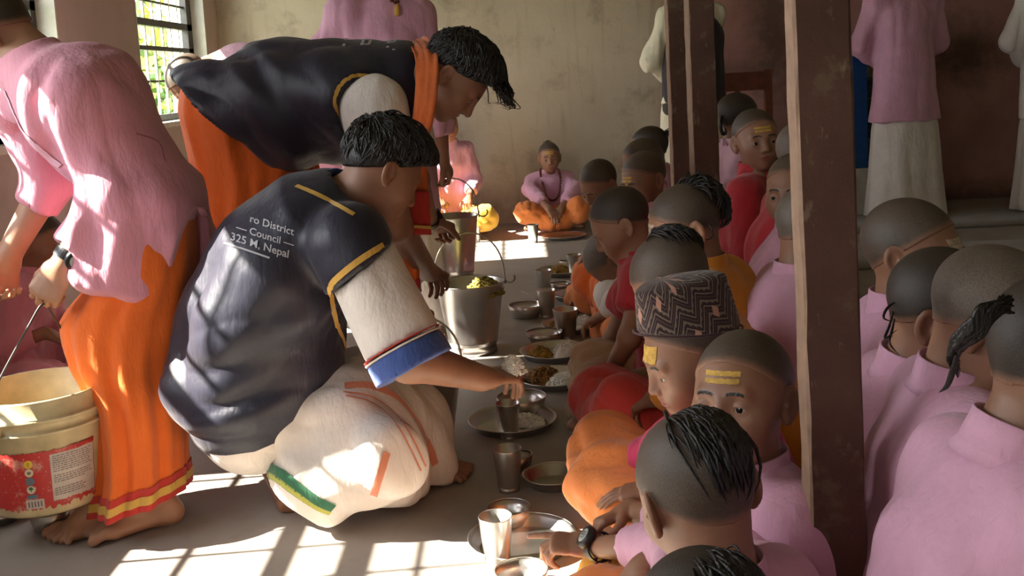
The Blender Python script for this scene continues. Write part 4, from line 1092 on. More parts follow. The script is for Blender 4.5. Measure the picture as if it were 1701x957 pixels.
# mats, ledge, cabinet and chair along the back wall on the right
M['mat_grey'] = cloth('grey_mat', (0.24, 0.215, 0.18), rough=0.9, weave=300); M['mat_dark'] = cloth('dark_mat', (0.10, 0.085, 0.07), rough=0.9, weave=300)
def mat_strip(x0, x1, y0, y1, h, mat, label, seed):
    root_c = ((x0+x1)/2, (y0+y1)/2, 0); nx, ny = 70, 14; V = []; rnd = random.Random(seed)
    P_ = np.array([[x0 + (x1-x0)*i/nx, y0 + (y1-y0)*j/ny, 0] for i in range(nx+1) for j in range(ny+1)])
    e = np.minimum(np.minimum(P_[:, 1]-y0, y1-P_[:, 1]), 0.05)/0.05; P_[:, 2] = h*(0.55 + 0.45*np.sqrt(e)) + vnoise(P_*A(3, 6, 1), seed)*h*0.25
    F = [(i*(ny+1)+j, (i+1)*(ny+1)+j, (i+1)*(ny+1)+j+1, i*(ny+1)+j+1) for i in range(nx) for j in range(ny)]
    b = len(P_); P2 = P_.copy(); P2[:, 2] = 0.002
    F += [tuple(b + k for k in f[::-1]) for f in F]
    ring = [i*(ny+1) for i in range(nx+1)] + [nx*(ny+1)+j for j in range(1, ny+1)] + [i*(ny+1)+ny for i in range(nx-1, -1, -1)] + [j for j in range(ny-1, 0, -1)]
    for q in range(len(ring)):
        a_, c_ = ring[q], ring[(q+1) % len(ring)]; F.append((a_, a_ + b, c_ + b, c_))
    o = link_mesh('floor_mat', np.vstack([P_, P2]), F, M[mat], None, off=root_c); o.location = root_c
    tag(o, label, 'mat', 'long seating mats on the floor'); return o
mat_strip(1.75, 4.5, 6.10, 6.62, 0.035, 'mat_grey', 'long grey seating mat farthest back on the right, nearest the stained pink wall', 2)
mat_strip(1.55, 4.5, 5.05, 5.55, 0.035, 'mat_grey', 'long grey seating mat on the right, second from the stained wall', 3)
mat_strip(1.20, 4.5, 3.9, 4.35, 0.030, 'mat_dark', 'long dark seating mat on the right, just beyond the boy with the pale forehead mark', 4)
slab('trim_1', (2.05, 6.86, 0.0), (2.62, WB, 0.30), 'jamb')
def cabinet():
    c = at(1440, 200, 6.95); x0 = at(1416, 200, 6.95)[0]; x1 = x0 + 0.42; zb = 0.30
    root = thing('clothes_cabinet', ((x0+x1)/2, 7.06, zb), 'blue framed open cabinet stuffed with dark clothes, behind the standing pink figure', 'cabinet')
    off = ((x0+x1)/2, 7.06, zb)
    m = MB(); m.box((x0, 6.92, zb), (x0 + 0.09, 6.97, zb + 0.86)); m.build('post', M['blue_paint'], root, smooth=False, off=off)
    m = MB(); m.box((x1 - 0.06, 6.92, zb), (x1, 6.97, zb + 0.86)); m.build('post', M['blue_paint'], root, smooth=False, off=off)
    m = MB(); m.box((x0, 7.22, zb), (x1, 7.25, zb + 0.86)); m.build('back', M['iron'], root, smooth=False, off=off)
    for z in (0.0, 0.28, 0.56): 
        m = MB(); m.box((x0 + 0.005, 6.94, zb + z), (x1 - 0.005, 7.22, zb + z + 0.02)); m.build('shelf', M['iron'], root, smooth=False, off=off)
    for i, (z, mat, col) in enumerate(((0.02, 'bundle_brown', (0.10, 0.06, 0.035)), (0.30, 'bundle_dark', (0.03, 0.025, 0.03)), (0.58, 'bundle_tan', (0.25, 0.19, 0.10)), (0.74, 'bundle_purple', (0.12, 0.01, 0.05)))):
        M[mat] = cloth(mat, col); f = Field(); cc = A((x0+x1)/2 + 0.02, 7.08, zb + z + 0.075)
        for k in range(4): f.add(ell(cc + A(-0.08 + 0.05*k, 0.01*(-1)**k, 0.01*(k % 2)), (0.075, 0.10, 0.072)), 0.03)
        V, Q = f.mesh(0.012); V = V + vnormals(V, Q)*(folds(V, 18, (1, 0, 0), 0.4, i)*0.012)[:, None]; V[:, 2] = np.maximum(V[:, 2], zb + z + 0.001)
        o = link_mesh('cloth_bundle', V, Q, M[mat], None, off=cc); o.location = tuple(cc)
        tag(o, ('brown cloth bundle on the lowest shelf of the blue cabinet', 'black cloth bundle on the middle shelf of the blue cabinet', 'tan cloth bundle on the upper shelf of the blue cabinet', 'purple cloth bundle topmost in the blue cabinet')[i], 'clothes', 'clothes bundles in the blue cabinet')
cabinet()
def chair():
    x1 = at(1283, 150, 6.85)[0]; x0 = x1 - 0.44; y = 6.85; off = ((x0+x1)/2, y, 0)
    root = thing('wooden_chair', off, 'red brown wooden chair against the stained pink wall', 'chair')
    zt = at(1260, 116, y)[2]
    for x in (x0, x1 - 0.045):
        m = MB(); m.box((x, y, 0), (x + 0.045, y + 0.045, zt)); m.build('leg', M['wood_red'], root, smooth=False, off=off)
    for x in (x0, x1 - 0.045):
        m = MB(); m.box((x, y - 0.42, 0), (x + 0.045, y - 0.375, 0.44)); m.build('leg', M['wood_red'], root, smooth=False, off=off)
    m = MB(); m.box((x0, y - 0.43, 0.44), (x1, y + 0.04, 0.47)); m.build('seat', M['wood_red'], root, smooth=False, off=off)
    m = MB(); m.box((x0 + 0.04, y + 0.005, zt - 0.13), (x1 - 0.04, y + 0.04, zt - 0.01)); m.build('top_rail', M['wood_red'], root, smooth=False, off=off)
    m = MB(); m.box((x0 + 0.2, y + 0.012, 0.47), (x0 + 0.235, y + 0.034, zt - 0.12)); m.build('splat', M['wood_red'], root, smooth=False, off=off)
chair()

# ------------------------------------------------------------------ cloth helpers
def loft(name, rings, mat, parent, off, nseg=120, sub=6, pleat=0.006, npl=26, seed=1, thick=0.003, skew=0.0):
    "cloth tube hung through rings (centre, half width x, half depth y, tilt x, tilt y)"
    rnd = random.Random(seed); ph = [rnd.uniform(0, 6.28) for _ in range(8)]
    C = smooth_path([r[0] for r in rings], sub); n = len(C); tt = np.linspace(0, len(rings)-1, n)
    g = lambda i: np.interp(tt, range(len(rings)), [r[i] if len(r) > i else 0 for r in rings])
    rx, ry, tx, ty = g(1), g(2), g(3), g(4); V = []
    for i in range(n):
        t = i/(n-1)
        for k in range(nseg):
            a = 2*math.pi*k/nseg
            w = 0.55*math.sin(npl*0.42*a + ph[0] + 0.8*math.sin(3*t+ph[1])) + 0.35*math.sin(npl*0.8*a + ph[2] + 1.5*t) + 0.25*math.sin(npl*0.22*a + ph[3])
            d = 1 + pleat*(0.4 + 0.9*t)*w/max(rx[i], 0.05)
            x, y = rx[i]*d*math.cos(a), ry[i]*d*math.sin(a); V.append(C[i] + A(x, y, x*tx[i] + y*ty[i]))
    F = np.array([(i*nseg+k, (i+1)*nseg+k, (i+1)*nseg+(k+1) % nseg, i*nseg+(k+1) % nseg) for i in range(n-1) for k in range(nseg)])
    V = np.array(V); V = V + (folds(V, 7, (0, 0, 1), 0.25, seed)*0.006)[:, None]*nz3(V - np.repeat(C, nseg, 0)); V[:, 2] = np.maximum(V[:, 2], 0.008)
    o = link_mesh(name, V, F, M[mat], parent, off=off)
    md = o.modifiers.new('thickness', 'SOLIDIFY'); md.thickness = thick; md.offset = -1
    return o, V.reshape(n, nseg, 3)
def nz3(V):
    V = V*A(1, 1, 0.0); return V/np.maximum(np.linalg.norm(V, axis=1, keepdims=True), 1e-9)
def hem_band(name, G, i0, f0, f1, mat, parent, off, out=0.0025):
    "band following the hem of a loft; f0..f1 = metres above the hem"
    n, m, _ = G.shape; V = []
    for k in range(m):
        col = G[:, k]; d = np.concatenate([[0], np.cumsum(np.linalg.norm(np.diff(col[::-1], axis=0), axis=1))])
        for f in np.linspace(f0, f1, 4):
            V.append([np.interp(f, d, col[::-1][:, q]) for q in range(3)])
    V = np.array(V); c = V.mean(0); V = V + nz3(V - c)*out
    F = [(k*4+j, ((k+1) % m)*4+j, ((k+1) % m)*4+j+1, k*4+j+1) for k in range(m) for j in range(3)]
    return link_mesh(name, V, F, M[mat], parent, off=off)
def ribbon(name, pts, wdir, w, th, mat, parent, off, n=8, amp=0.0):
    P = smooth_path(pts, n); m = len(P); V = []; W = [np.asarray(x, float) for x in wdir]
    Wd = np.array([np.interp(np.linspace(0, len(W)-1, m), range(len(W)), [x[q] for x in W]) for q in range(3)]).T
    ww = np.interp(np.linspace(0, 1, m), np.linspace(0, 1, len(w)), w) if not np.isscalar(w) else np.full(m, w)
    T = np.gradient(P, axis=0); K = 9
    for i in range(m):
        u = nz(Wd[i]); nn = nz(np.cross(T[i], u))
        for k in range(K):
            s = 2*k/(K-1) - 1; V.append(P[i] + u*ww[i]/2*s + nn*(amp*math.sin(k*2.4 + i*0.15)))
    F = [(i*K+k, i*K+k+1, (i+1)*K+k+1, (i+1)*K+k) for i in range(m-1) for k in range(K-1)]
    o = link_mesh(name, V, F, M[mat], parent, off=off)
    md = o.modifiers.new('thickness', 'SOLIDIFY'); md.thickness = th; md.offset = 0
    return o
def drape_line(name, vq, pix, w, mat, parent, off, out=0.003, n=10, th=0.002, src=None):
    "narrow band laid on a garment along a line seen in the photo; the band follows the cloth"
    bt = BVHTree.FromPolygons(vq[0].tolist(), vq[1].tolist()); P = smooth_path([(x, y, 0) for x, y in pix], n); o_ = Vector(CAM); pts = []; nn = []
    for p in P:
        d = nz(ray(p[0], p[1])); h = bt.ray_cast(o_, Vector(d))
        if h[0] is None:
            h = bt.find_nearest(Vector(CAM + d*2.4 if not pts else np.array(pts[-1])))
        q = np.array(h[0]); k = np.array(h[1]); 
        if k @ d > 0: k = -k
        pts.append(q + k*out); nn.append(k)
    pts = np.array(pts); T = np.gradient(pts, axis=0); V = []
    for i in range(len(pts)):
        s = nz(np.cross(nn[i], T[i]))
        for k in (-1, -0.33, 0.33, 1): 
            q = pts[i] + s*w/2*k; h = bt.find_nearest(Vector(q)); e = np.array(h[0])
            V.append(e + nn[i]*out if np.linalg.norm(e - q) < w else q)
    F = [(i*4+k, i*4+k+1, (i+1)*4+k+1, (i+1)*4+k) for i in range(len(pts)-1) for k in range(3)]
    return link_mesh(name, V, F, M[mat], parent, off=off)
def watch(parent, W, d, n, r, off, face=None, scale=1.0):
    "wrist watch on a forearm of radius r along d, its dial turned to n"
    d = nz(d); n = nz(n - d*(n @ d)); l = np.cross(d, n); mb = MB(); a = np.linspace(0, 2*math.pi, 33)
    for w in np.linspace(-0.009, 0.009, 4)*scale: pass
    V = []; K = len(a) - 1
    for k in range(K):
        for (w, rr) in ((-0.010, r + 0.001), (-0.010, r + 0.004), (0.010, r + 0.004), (0.010, r + 0.001)):
            V.append(W + d*w*scale + (n*math.cos(a[k]) + l*math.sin(a[k]))*rr)
    F = [(k*4+j, ((k+1) % K)*4+j, ((k+1) % K)*4+(j+1) % 4, k*4+(j+1) % 4) for k in range(K) for j in range(4)]
    st = link_mesh('watch', V, F, M['black_rubber'], parent, smooth=False, off=off)
    def disc(name, R0, z0, z1, mat, n_=24, par=st):
        V = []; c = W + n*(r + 0.002)
        for (rr, z) in ((0.001, z0), (R0, z0), (R0*1.02, (z0+z1)/2), (R0*0.93, z1), (0.001, z1)):
            for k in range(n_):
                t = 2*math.pi*k/n_; V.append(c + n*z + (d*math.cos(t) + l*math.sin(t))*rr*scale)
        F = [(j*n_+k, j*n_+(k+1) % n_, (j+1)*n_+(k+1) % n_, (j+1)*n_+k) for j in range(4) for k in range(n_)]
        return link_mesh(name, V, F, M[mat], par, off=off)
    disc('watch_case', 0.0215, -0.002, 0.011, 'black_rubber'); disc('watch_dial', 0.0140, 0.0105, 0.0120, 'lcd')
    mb = MB(); c = W + n*(r + 0.0145)
    for (x0, x1, y0, y1) in ((-0.006, -0.0045, -0.004, 0.006), (0.0, 0.0015, -0.004, 0.006), (0.005, 0.0065, -0.004, 0.006), (-0.008, 0.008, -0.008, -0.0065)):
        mb.add([c + d*y0*scale + l*x0*scale, c + d*y0*scale + l*x1*scale, c + d*y1*scale + l*x1*scale, c + d*y1*scale + l*x0*scale], [(0, 1, 2, 3)])
    mb.build('watch_digits', M['black_rubber'], st, smooth=False, off=off)
    return st
def beads(name, pts, r, parent, off, step=None):
    P = smooth_path(pts, 16); d = np.concatenate([[0], np.cumsum(np.linalg.norm(np.diff(P, axis=0), axis=1))]); mb = MB(); step = step or r*1.95
    bm = bmesh.new(); bmesh.ops.create_icosphere(bm, subdivisions=2, radius=r); bv = np.array([v.co[:] for v in bm.verts]); bf = [tuple(v.index for v in f.verts) for f in bm.faces]; bm.free()
    for s in np.arange(0, d[-1], step):
        c = A(*[np.interp(s, d, P[:, q]) for q in range(3)]); mb.add(bv*A(1, 1, 0.9) + c, bf)
    return mb.build(name, M['bead'], parent, off=off)
def lettering(name, lines, vq, mat, parent, off, size_px, origin, dx, dy, bold=0.0):
    "printed words laid on a garment; origin and direction vectors are photo positions of the base line"
    bt = BVHTree.FromPolygons(vq[0].tolist(), vq[1].tolist()); V = []; F = []
    for txt, (ox, oy), sc in lines:
        cu = bpy.data.curves.new('t', 'FONT'); cu.body = txt; cu.size = 1.0; cu.offset = bold; cu.resolution_u = 3
        to = bpy.data.objects.new('t', cu); COL.objects.link(to); bpy.context.view_layer.update()
        me = bpy.data.meshes.new_from_object(to.evaluated_get(bpy.context.evaluated_depsgraph_get()))
        b = len(V)
        for v in me.vertices:
            x = ox + (v.co.x*dx[0] + v.co.y*dy[0])*size_px*sc; y = oy + (v.co.x*dx[1] + v.co.y*dy[1])*size_px*sc
            d = nz(ray(x, y)); h = bt.ray_cast(Vector(CAM), Vector(d))
            V.append(np.array(h[0]) - d*0.0025 if h[0] else CAM + d*2.4)
        F += [tuple(i + b for i in p.vertices) for p in me.polygons]
        bpy.data.objects.remove(to); bpy.data.curves.remove(cu); bpy.data.meshes.remove(me)
    return link_mesh(name, V, F, M[mat], parent, smooth=False, off=off)

GS = 'servers carrying the buckets'
# ------------------------------------------------------------------ server in pink on the left
def pink_server():
    base = A(*(atz(205, 880)[:2]), 0); F = Fig(base, 'person in pink kurta and orange dhoti, bending over, holding the paint bucket', GS, 'skin_fair')
    Y = A(0, 1, 0); H = at(-12, 58, 2.57); F.head(H, headR(-82, 48, 0), 1.0, False, 0.0032); N = at(50, 104, 2.58); F.neck(N, 0.053, 0.062)
    pel = at(252, 318, 2.58); ch = at(138, 172, 2.58); up = nz(ch - pel)
    S = {1: at(128, 158, 2.47), -1: at(30, 165, 2.74)}
    def torso(f, i, k=0.06):
        f.add(ecap(pel, ch, (0.135 + i, 0.095 + i), (0.165 + i, 0.112 + i), Y), k); f.add(ecap(ch, N - nz(N-ch)*0.03, (0.172 + i, 0.112 + i), (0.085 + i, 0.060 + i), Y), k)
        f.add(rcone(S[1], S[-1], 0.055 + i, 0.055 + i), k)
    torso(F.f, 0)
    E1, W1 = at(180, 318, 2.46), at(106, 440, 2.42); E2, W2 = at(84, 300, 2.78), at(14, 425, 2.72)
    chain(F.f, (S[1], E1, W1), (0.055, 0.043, 0.029)); chain(F.f, (S[-1], E2, W2), (0.055, 0.045, 0.031))
    F.hand(W1, at(64, 504, 2.40) - W1, A(-0.1, 0.95, -0.35), 0.98, -1, (45, 70, 45), 0.02, (0.8, 0.45, 0.5), h=0.0032)
    F.hand(W2, at(4, 478, 2.70) - W2, A(0.5, -0.6, -0.3), 0.98, 1, (40, 60, 40), 0.02, h=0.004)
    hB, tB = atz(286, 866), atz(150, 900); hA, tA = atz(208, 872) + A(0.0, .02, 0), atz(84, 904)
    for q, he, to in ((1, hB, tB), (-1, hA, tA)):
        an = he + nz(to - he)*0.045 + UP*0.095; kn = at(212 if q == 1 else 200, 590, 2.53 if q == 1 else 2.61); hip = pel + Y*(-0.055*q) - UP*0.06
        chain(F.f, (hip, kn, an), (0.068, 0.054, 0.042), 0.03); F.foot(an, he, to, -q, 1.0)
    F.finish(0.014)
    F.buzz('stubble_dark', 0.006, line=(0.004, 0.62))
    g = Field(); torso(g, 0.018); hem = at(205, 455, 2.57)
    g.add(ecap(pel, hem, (0.170, 0.118), (0.205, 0.155), Y, 0.05), 0.05); g.add(ecap(at(292, 318, 2.60), at(338, 428, 2.61), (0.14, 0.055), (0.165, 0.032), Y), 0.05)
    for S_, E_, W_, fr in ((S[1], E1, W1, 0.78), (S[-1], E2, W2, 0.36)):
        g.add(rcone(S_, E_, 0.072, 0.064), 0.04); g.add(cut_end(rcone(E_, W_, 0.064, 0.047), E_ + (W_ - E_)*fr, W_ - E_), 0.03)
    a, b = at(180, 519, 2.5), at(366, 446, 2.5); g.isect(plane(a, np.cross(Y, b - a) if np.cross(Y, b - a)[2] < 0 else -np.cross(Y, b - a)))
    tri = [at(x, y, 2.42) for x, y in ((304, 356), (246, 548), (314, 548), (322, 440))]
    g.sub(prism([(p[0], p[2]) for p in tri], 2.0, 2.60), 0.004)
    kurta_collar(g, F, 0.030, 0.012)
    w = F.part('kurta', g, 'pink_warm', 0.0080, [(F.N - 0.1, F.N + 0.1, 0.006)], 0.016, 7.0, nz(up*0.4 + A(0.2, 0, 0.8)), 0.28, 1, mask=lambda V: np.clip((np.linalg.norm(V - F.N, axis=1) - 0.10)/0.08, 0.0, 1))
    kv = F.last
    drape_line('pocket_slit', kv, [(226, 222), (262, 236), (274, 268)], 0.004, 'seam', w, base, 0.002)
    drape_line('placket', kv, [(8, 150), (40, 220), (78, 258), (100, 275)], 0.022, 'pink_pale', w, base, 0.003)
    rings = [(at(262, 332, 2.58), 0.088, 0.150, 0, 0), (at(246, 440, 2.58), 0.118, 0.168, 0, 0), (at(212, 520, 2.57), 0.148, 0.155, 0, 0), (at(212, 590, 2.56), 0.132, 0.15, 0, 0), (at(232, 660, 2.54), 0.100, 0.150, 0, 0), (at(238, 760, 2.52), 0.098, 0.145, 0.0, 0), (at(234, 822, 2.50), 0.108, 0.15, 0.16, 0.0)]
    o, G = loft('dhoti', rings, 'orange', F.root, base, pleat=0.010, npl=20, seed=4)
    hem_band('hem_border', G, 0, 0.001, 0.054, 'scarlet', o, base, 0.003); hem_band('gold_band', G, 0, 0.016, 0.036, 'gold', o, base, 0.0045)
    watch(F.root, W1 + nz(E1 - W1)*0.026, W1 - E1, A(0.75, -0.55, 0.1), 0.0315, base, scale=1.15)
    return F
pink_server()

# ------------------------------------------------------------------ bending server in the navy waistcoat
def navy_bending():
    base = A(*(at(370, 640, 3.3)[:2]), 0); F = Fig(base, 'person in navy waistcoat and orange scarf, bowed low over the shiny bucket', GS, 'skin')
    Y = A(0, 1, 0); H = at(757, 124, 3.06); F.head(H, headR(84, 56, 0), 1.06, False, 0.0032, mouth=0.0006); N = at(684, 118, 3.12); F.neck(N, 0.054, 0.062)
    pel = at(372, 205, 3.22); ch = at(590, 160, 3.16); ax = nz(ch - pel)
    S = {1: at(622, 180, 2.98), -1: at(655, 150, 3.34)}
    def torso(f, i, k=0.06):
        f.add(ecap(pel, ch, (0.135 + i, 0.095 + i), (0.165 + i, 0.115 + i), Y), k); f.add(ecap(ch, N - nz(N-ch)*0.02, (0.175 + i, 0.120 + i), (0.085 + i, 0.065 + i), Y), k)
        f.add(rcone(S[1], S[-1], 0.055 + i, 0.055 + i), k)
    torso(F.f, 0)
    E1, W1 = at(655, 372, 2.98), at(712, 452, 3.45); E2, W2 = at(690, 300, 3.50), at(714, 368, 3.72)
    chain(F.f, (S[1], E1, W1), (0.056, 0.050, 0.032)); chain(F.f, (S[-1], E2, W2), (0.055, 0.046, 0.031))
    F.hand(W1, at(745, 470, 3.62) - W1, A(0.1, -0.2, -1), 1.05, 1, (55, 55, 30), 0.02, h=0.004)
    F.hand(W2, at(748, 384, 3.80) - W2, A(0.2, -0.35, -1), 1.05, -1, (55, 75, 45), 0.02, (0.7, 0.5, 0.6), h=0.0035)
    for q in (1, -1):
        hip = pel - Y*0.09*q; kn = at(400, 420, 3.3 - 0.12*q); an = A(base[0] + 0.02, 3.3 - 0.12*q, 0.09); chain(F.f, (hip + A(0.05, 0, -0.05), kn, an), (0.08, 0.066, 0.043), 0.03)
        F.foot(an, an*A(1, 1, 0) - A(0.05, 0, 0), an*A(1, 1, 0) + A(0.20, 0, 0), q, 1.0, fine=False)
    F.finish(0.014)
    # hair: thick on top, tapered at the neck, with curls falling over the brow
    F.mop(0.013, (0.016, 0.55), 900, 8, top=0.020, curl=0.003); rnd = random.Random(8); sp = []
    for i in range(110):
        d0 = nz((rnd.gauss(0, 0.5), rnd.uniform(0.55, 0.85), 0.70)); p0 = F.surf(d0, 0.014); fd = F.R @ A(0, 0.7, 0.1) ; dn = A(0.35, 0, -1)
        L = rnd.uniform(0.025, 0.105); k = rnd.uniform(-0.02, 0.02)
        sp.append([p0, p0 + fd*0.025 + dn*L*0.15 + Y*k, p0 + fd*0.038 + dn*L*0.55 - Y*k + A(rnd.gauss(0, .006), 0, 0), p0 + fd*0.030 + dn*L*0.9 + A(rnd.gauss(0, .010), rnd.gauss(0, .01), 0), p0 + fd*0.012 + dn*L*rnd.uniform(0.75, 1.05) + A(rnd.gauss(-0.004, .012), rnd.gauss(0, .012), 0)])
    F.locks(sp, 'fringe', rad=0.0019, parent=F.hair, n=5)
    F.eyes((0, -0.3)); 
    F.patch((-0.024, 0.024, F.zl + 0.0075, F.zl + 0.0145), 'moustache', 'hair', 0.0012, 14, 3)
    # shirt with white sleeves under the waistcoat
    s = Field()
    for q, E_ in ((1, E1), (-1, E2)):
        s.add(cut_end(rcone(S[q], S[q] + (E_ - S[q])*0.75, 0.098, 0.088), S[q] + (E_ - S[q])*0.62, E_ - S[q]), 0.03)
    s.add(ecap(pel + ax*0.05, ch, (0.165, 0.130), (0.188, 0.133), Y), 0.04)
    F.part('shirt', s, 'white', 0.009, (), 0.006, 9, (0, 0, 1), 0.3)
    g = Field(); i = 0.03
    mid = at(470, 178, 3.19)
    g.add(ecap(at(352, 190, 3.22), mid, (0.205, 0.158), (0.205, 0.178), Y), 0.06); g.add(ecap(mid, at(598, 166, 3.15), (0.205, 0.178), (0.208, 0.165), Y), 0.06)
    g.add(ecap(at(598, 160, 3.15), at(668, 128, 3.13), (0.208, 0.155), (0.125, 0.105), Y), 0.06)
    a, b = at(300, 160, 3.0), at(474, 306, 3.0); nrm = np.cross(Y, b - a); nrm = nrm if nrm[0] < 0 else -nrm; g.isect(plane(a, nrm))
    g.isect(plane(at(700, 100, 3.1), nz(at(700, 100, 3.1) - at(600, 108, 3.1))))
    ahc = at(618, 188, 2.98)
    g.sub(rcone(ahc + A(0, -0.3, 0.02), ahc + A(0, 0.02, 0.0), 0.108, 0.104), 0.006)
    g.sub(rcone(S[-1] + A(0, 0.02, 0), S[-1] + A(0.02, 0.3, -.1), 0.10, 0.10), 0.006)
    w = F.part('waistcoat', g, 'navy', 0.009, (), 0.020, 5.5, nz(A(0.6, 0, -0.8)), 0.25, 1); kv = F.last
    drape_line('armhole_piping', kv, [(563, 196), (556, 168), (568, 138), (600, 124), (636, 140), (658, 168), (668, 200)], 0.012, 'gold', w, base, 0.003)
    # printed letters seen foreshortened on the back
    mb = MB()
    bt = BVHTree.FromPolygons(kv[0].tolist(), kv[1].tolist()); 
    def mark(x0, x1, y, z0, z1):
        V = []
        for (xx, yy) in ((x0, z0), (x1, z0), (x1, z1), (x0, z1)):
            h = bt.ray_cast(Vector((xx, yy, 3)), Vector((0, 0, -1)))
            V.append(np.array(h[0]) + A(0, 0, 0.003) if h[0] is not None else None)
        if any(v is None for v in V): return
        mb.add(V, [(0, 1, 2, 3)])
    X0 = at(574, 52, 3.13)[0]
    for (ox, strokes) in ((0.0, ((0, .008, 3.10, 3.17), (0, .02, 3.165, 3.175))), (0.045, ((0, .045, 3.165, 3.175), (.010, .018, 3.11, 3.17), (.030, .038, 3.12, 3.17), (.010, .035, 3.115, 3.123))), (0.125, ((0, .045, 3.165, 3.175), (.012, .020, 3.11, 3.17), (.030, .038, 3.10, 3.17), (.012, .036, 3.135, 3.142))), (0.21, ((0, .045, 3.165, 3.175), (.008, .016, 3.11, 3.17), (.028, .036, 3.12, 3.17), (.012, .040, 3.118, 3.126)))):
        for (a_, b_, y0, y1) in strokes: mark(X0 + ox*0.9 + a_, X0 + ox*0.9 + b_, 0, y0 - 0.06, y1 - 0.06)
    mb.build('lettering', M['print'], w, smooth=False, off=base)
    # scarf
    M['scarf'] = M['scarf'] if 'scarf' in M else cloth('scarf_orange', (0.62, 0.13, 0.02), var=0.25)
    P_ = [at(672, 92, 3.30), at(690, 68, 3.16), at(708, 92, 3.00), at(708, 150, 2.93), at(701, 205, 2.93), at(694, 242, 2.97), at(694, 300, 3.02), at(694, 350, 3.03), at(692, 388, 3.03)]
    sc = ribbon('scarf', P_, [A(1, 0, .3)]*2 + [A(1, -0.3, 0)]*7, [0.06, 0.062, 0.068, 0.066, 0.062, 0.05, 0.06, 0.07, 0.085], 0.004, 'scarf', F.root, base, amp=0.004)
    ribbon('scarf_end', [at(694, 318, 3.015), at(694, 350, 3.02), at(692, 390, 3.02)], [A(1, -.3, 0)]*3, [0.068, 0.075, 0.092], 0.006, 'scarlet', sc, base, amp=0.004)
    ribbon('scarf_stripe', [at(693, 374, 3.012), at(692.5, 379, 3.012)], [A(1, -.3, -.08)]*2, [0.086, 0.087], 0.007, 'gold', sc, base, amp=0.004)
    ribbon('scarf_tail', [at(676, 250, 3.35), at(672, 340, 3.33), at(668, 420, 3.30), at(667, 478, 3.30)], [A(1, -.2, 0)]*4, [0.06, 0.09, 0.11, 0.12], 0.004, 'orange', sc, base, amp=0.006)
    ribbon('scarf_tail_border', [at(667, 464, 3.292), at(667, 484, 3.292)], [A(1, -.2, 0)]*2, [0.12, 0.122], 0.006, 'scarlet', sc, base, amp=0.006)
    rings = [(at(398, 150, 3.24), 0.165, 0.19, -0.2, 0), (at(405, 200, 3.24), 0.185, 0.21, -0.2, 0), (at(428, 300, 3.26), 0.19, 0.21, 0, 0), (at(415, 420, 3.28), 0.165, 0.20, 0, 0), (at(390, 520, 3.3), 0.16, 0.20, 0, 0), (at(378, 618, 3.3), 0.18, 0.2, 0, 0)]
    loft('dhoti', rings, 'orange', F.root, base, pleat=0.012, npl=22, seed=9)
    watch(F.root, W2 - nz(W2 - E2)*0.012, W2 - E2, A(0.5, -0.4, 0.7), 0.034, base, scale=1.0)
    return F
navy_bending()

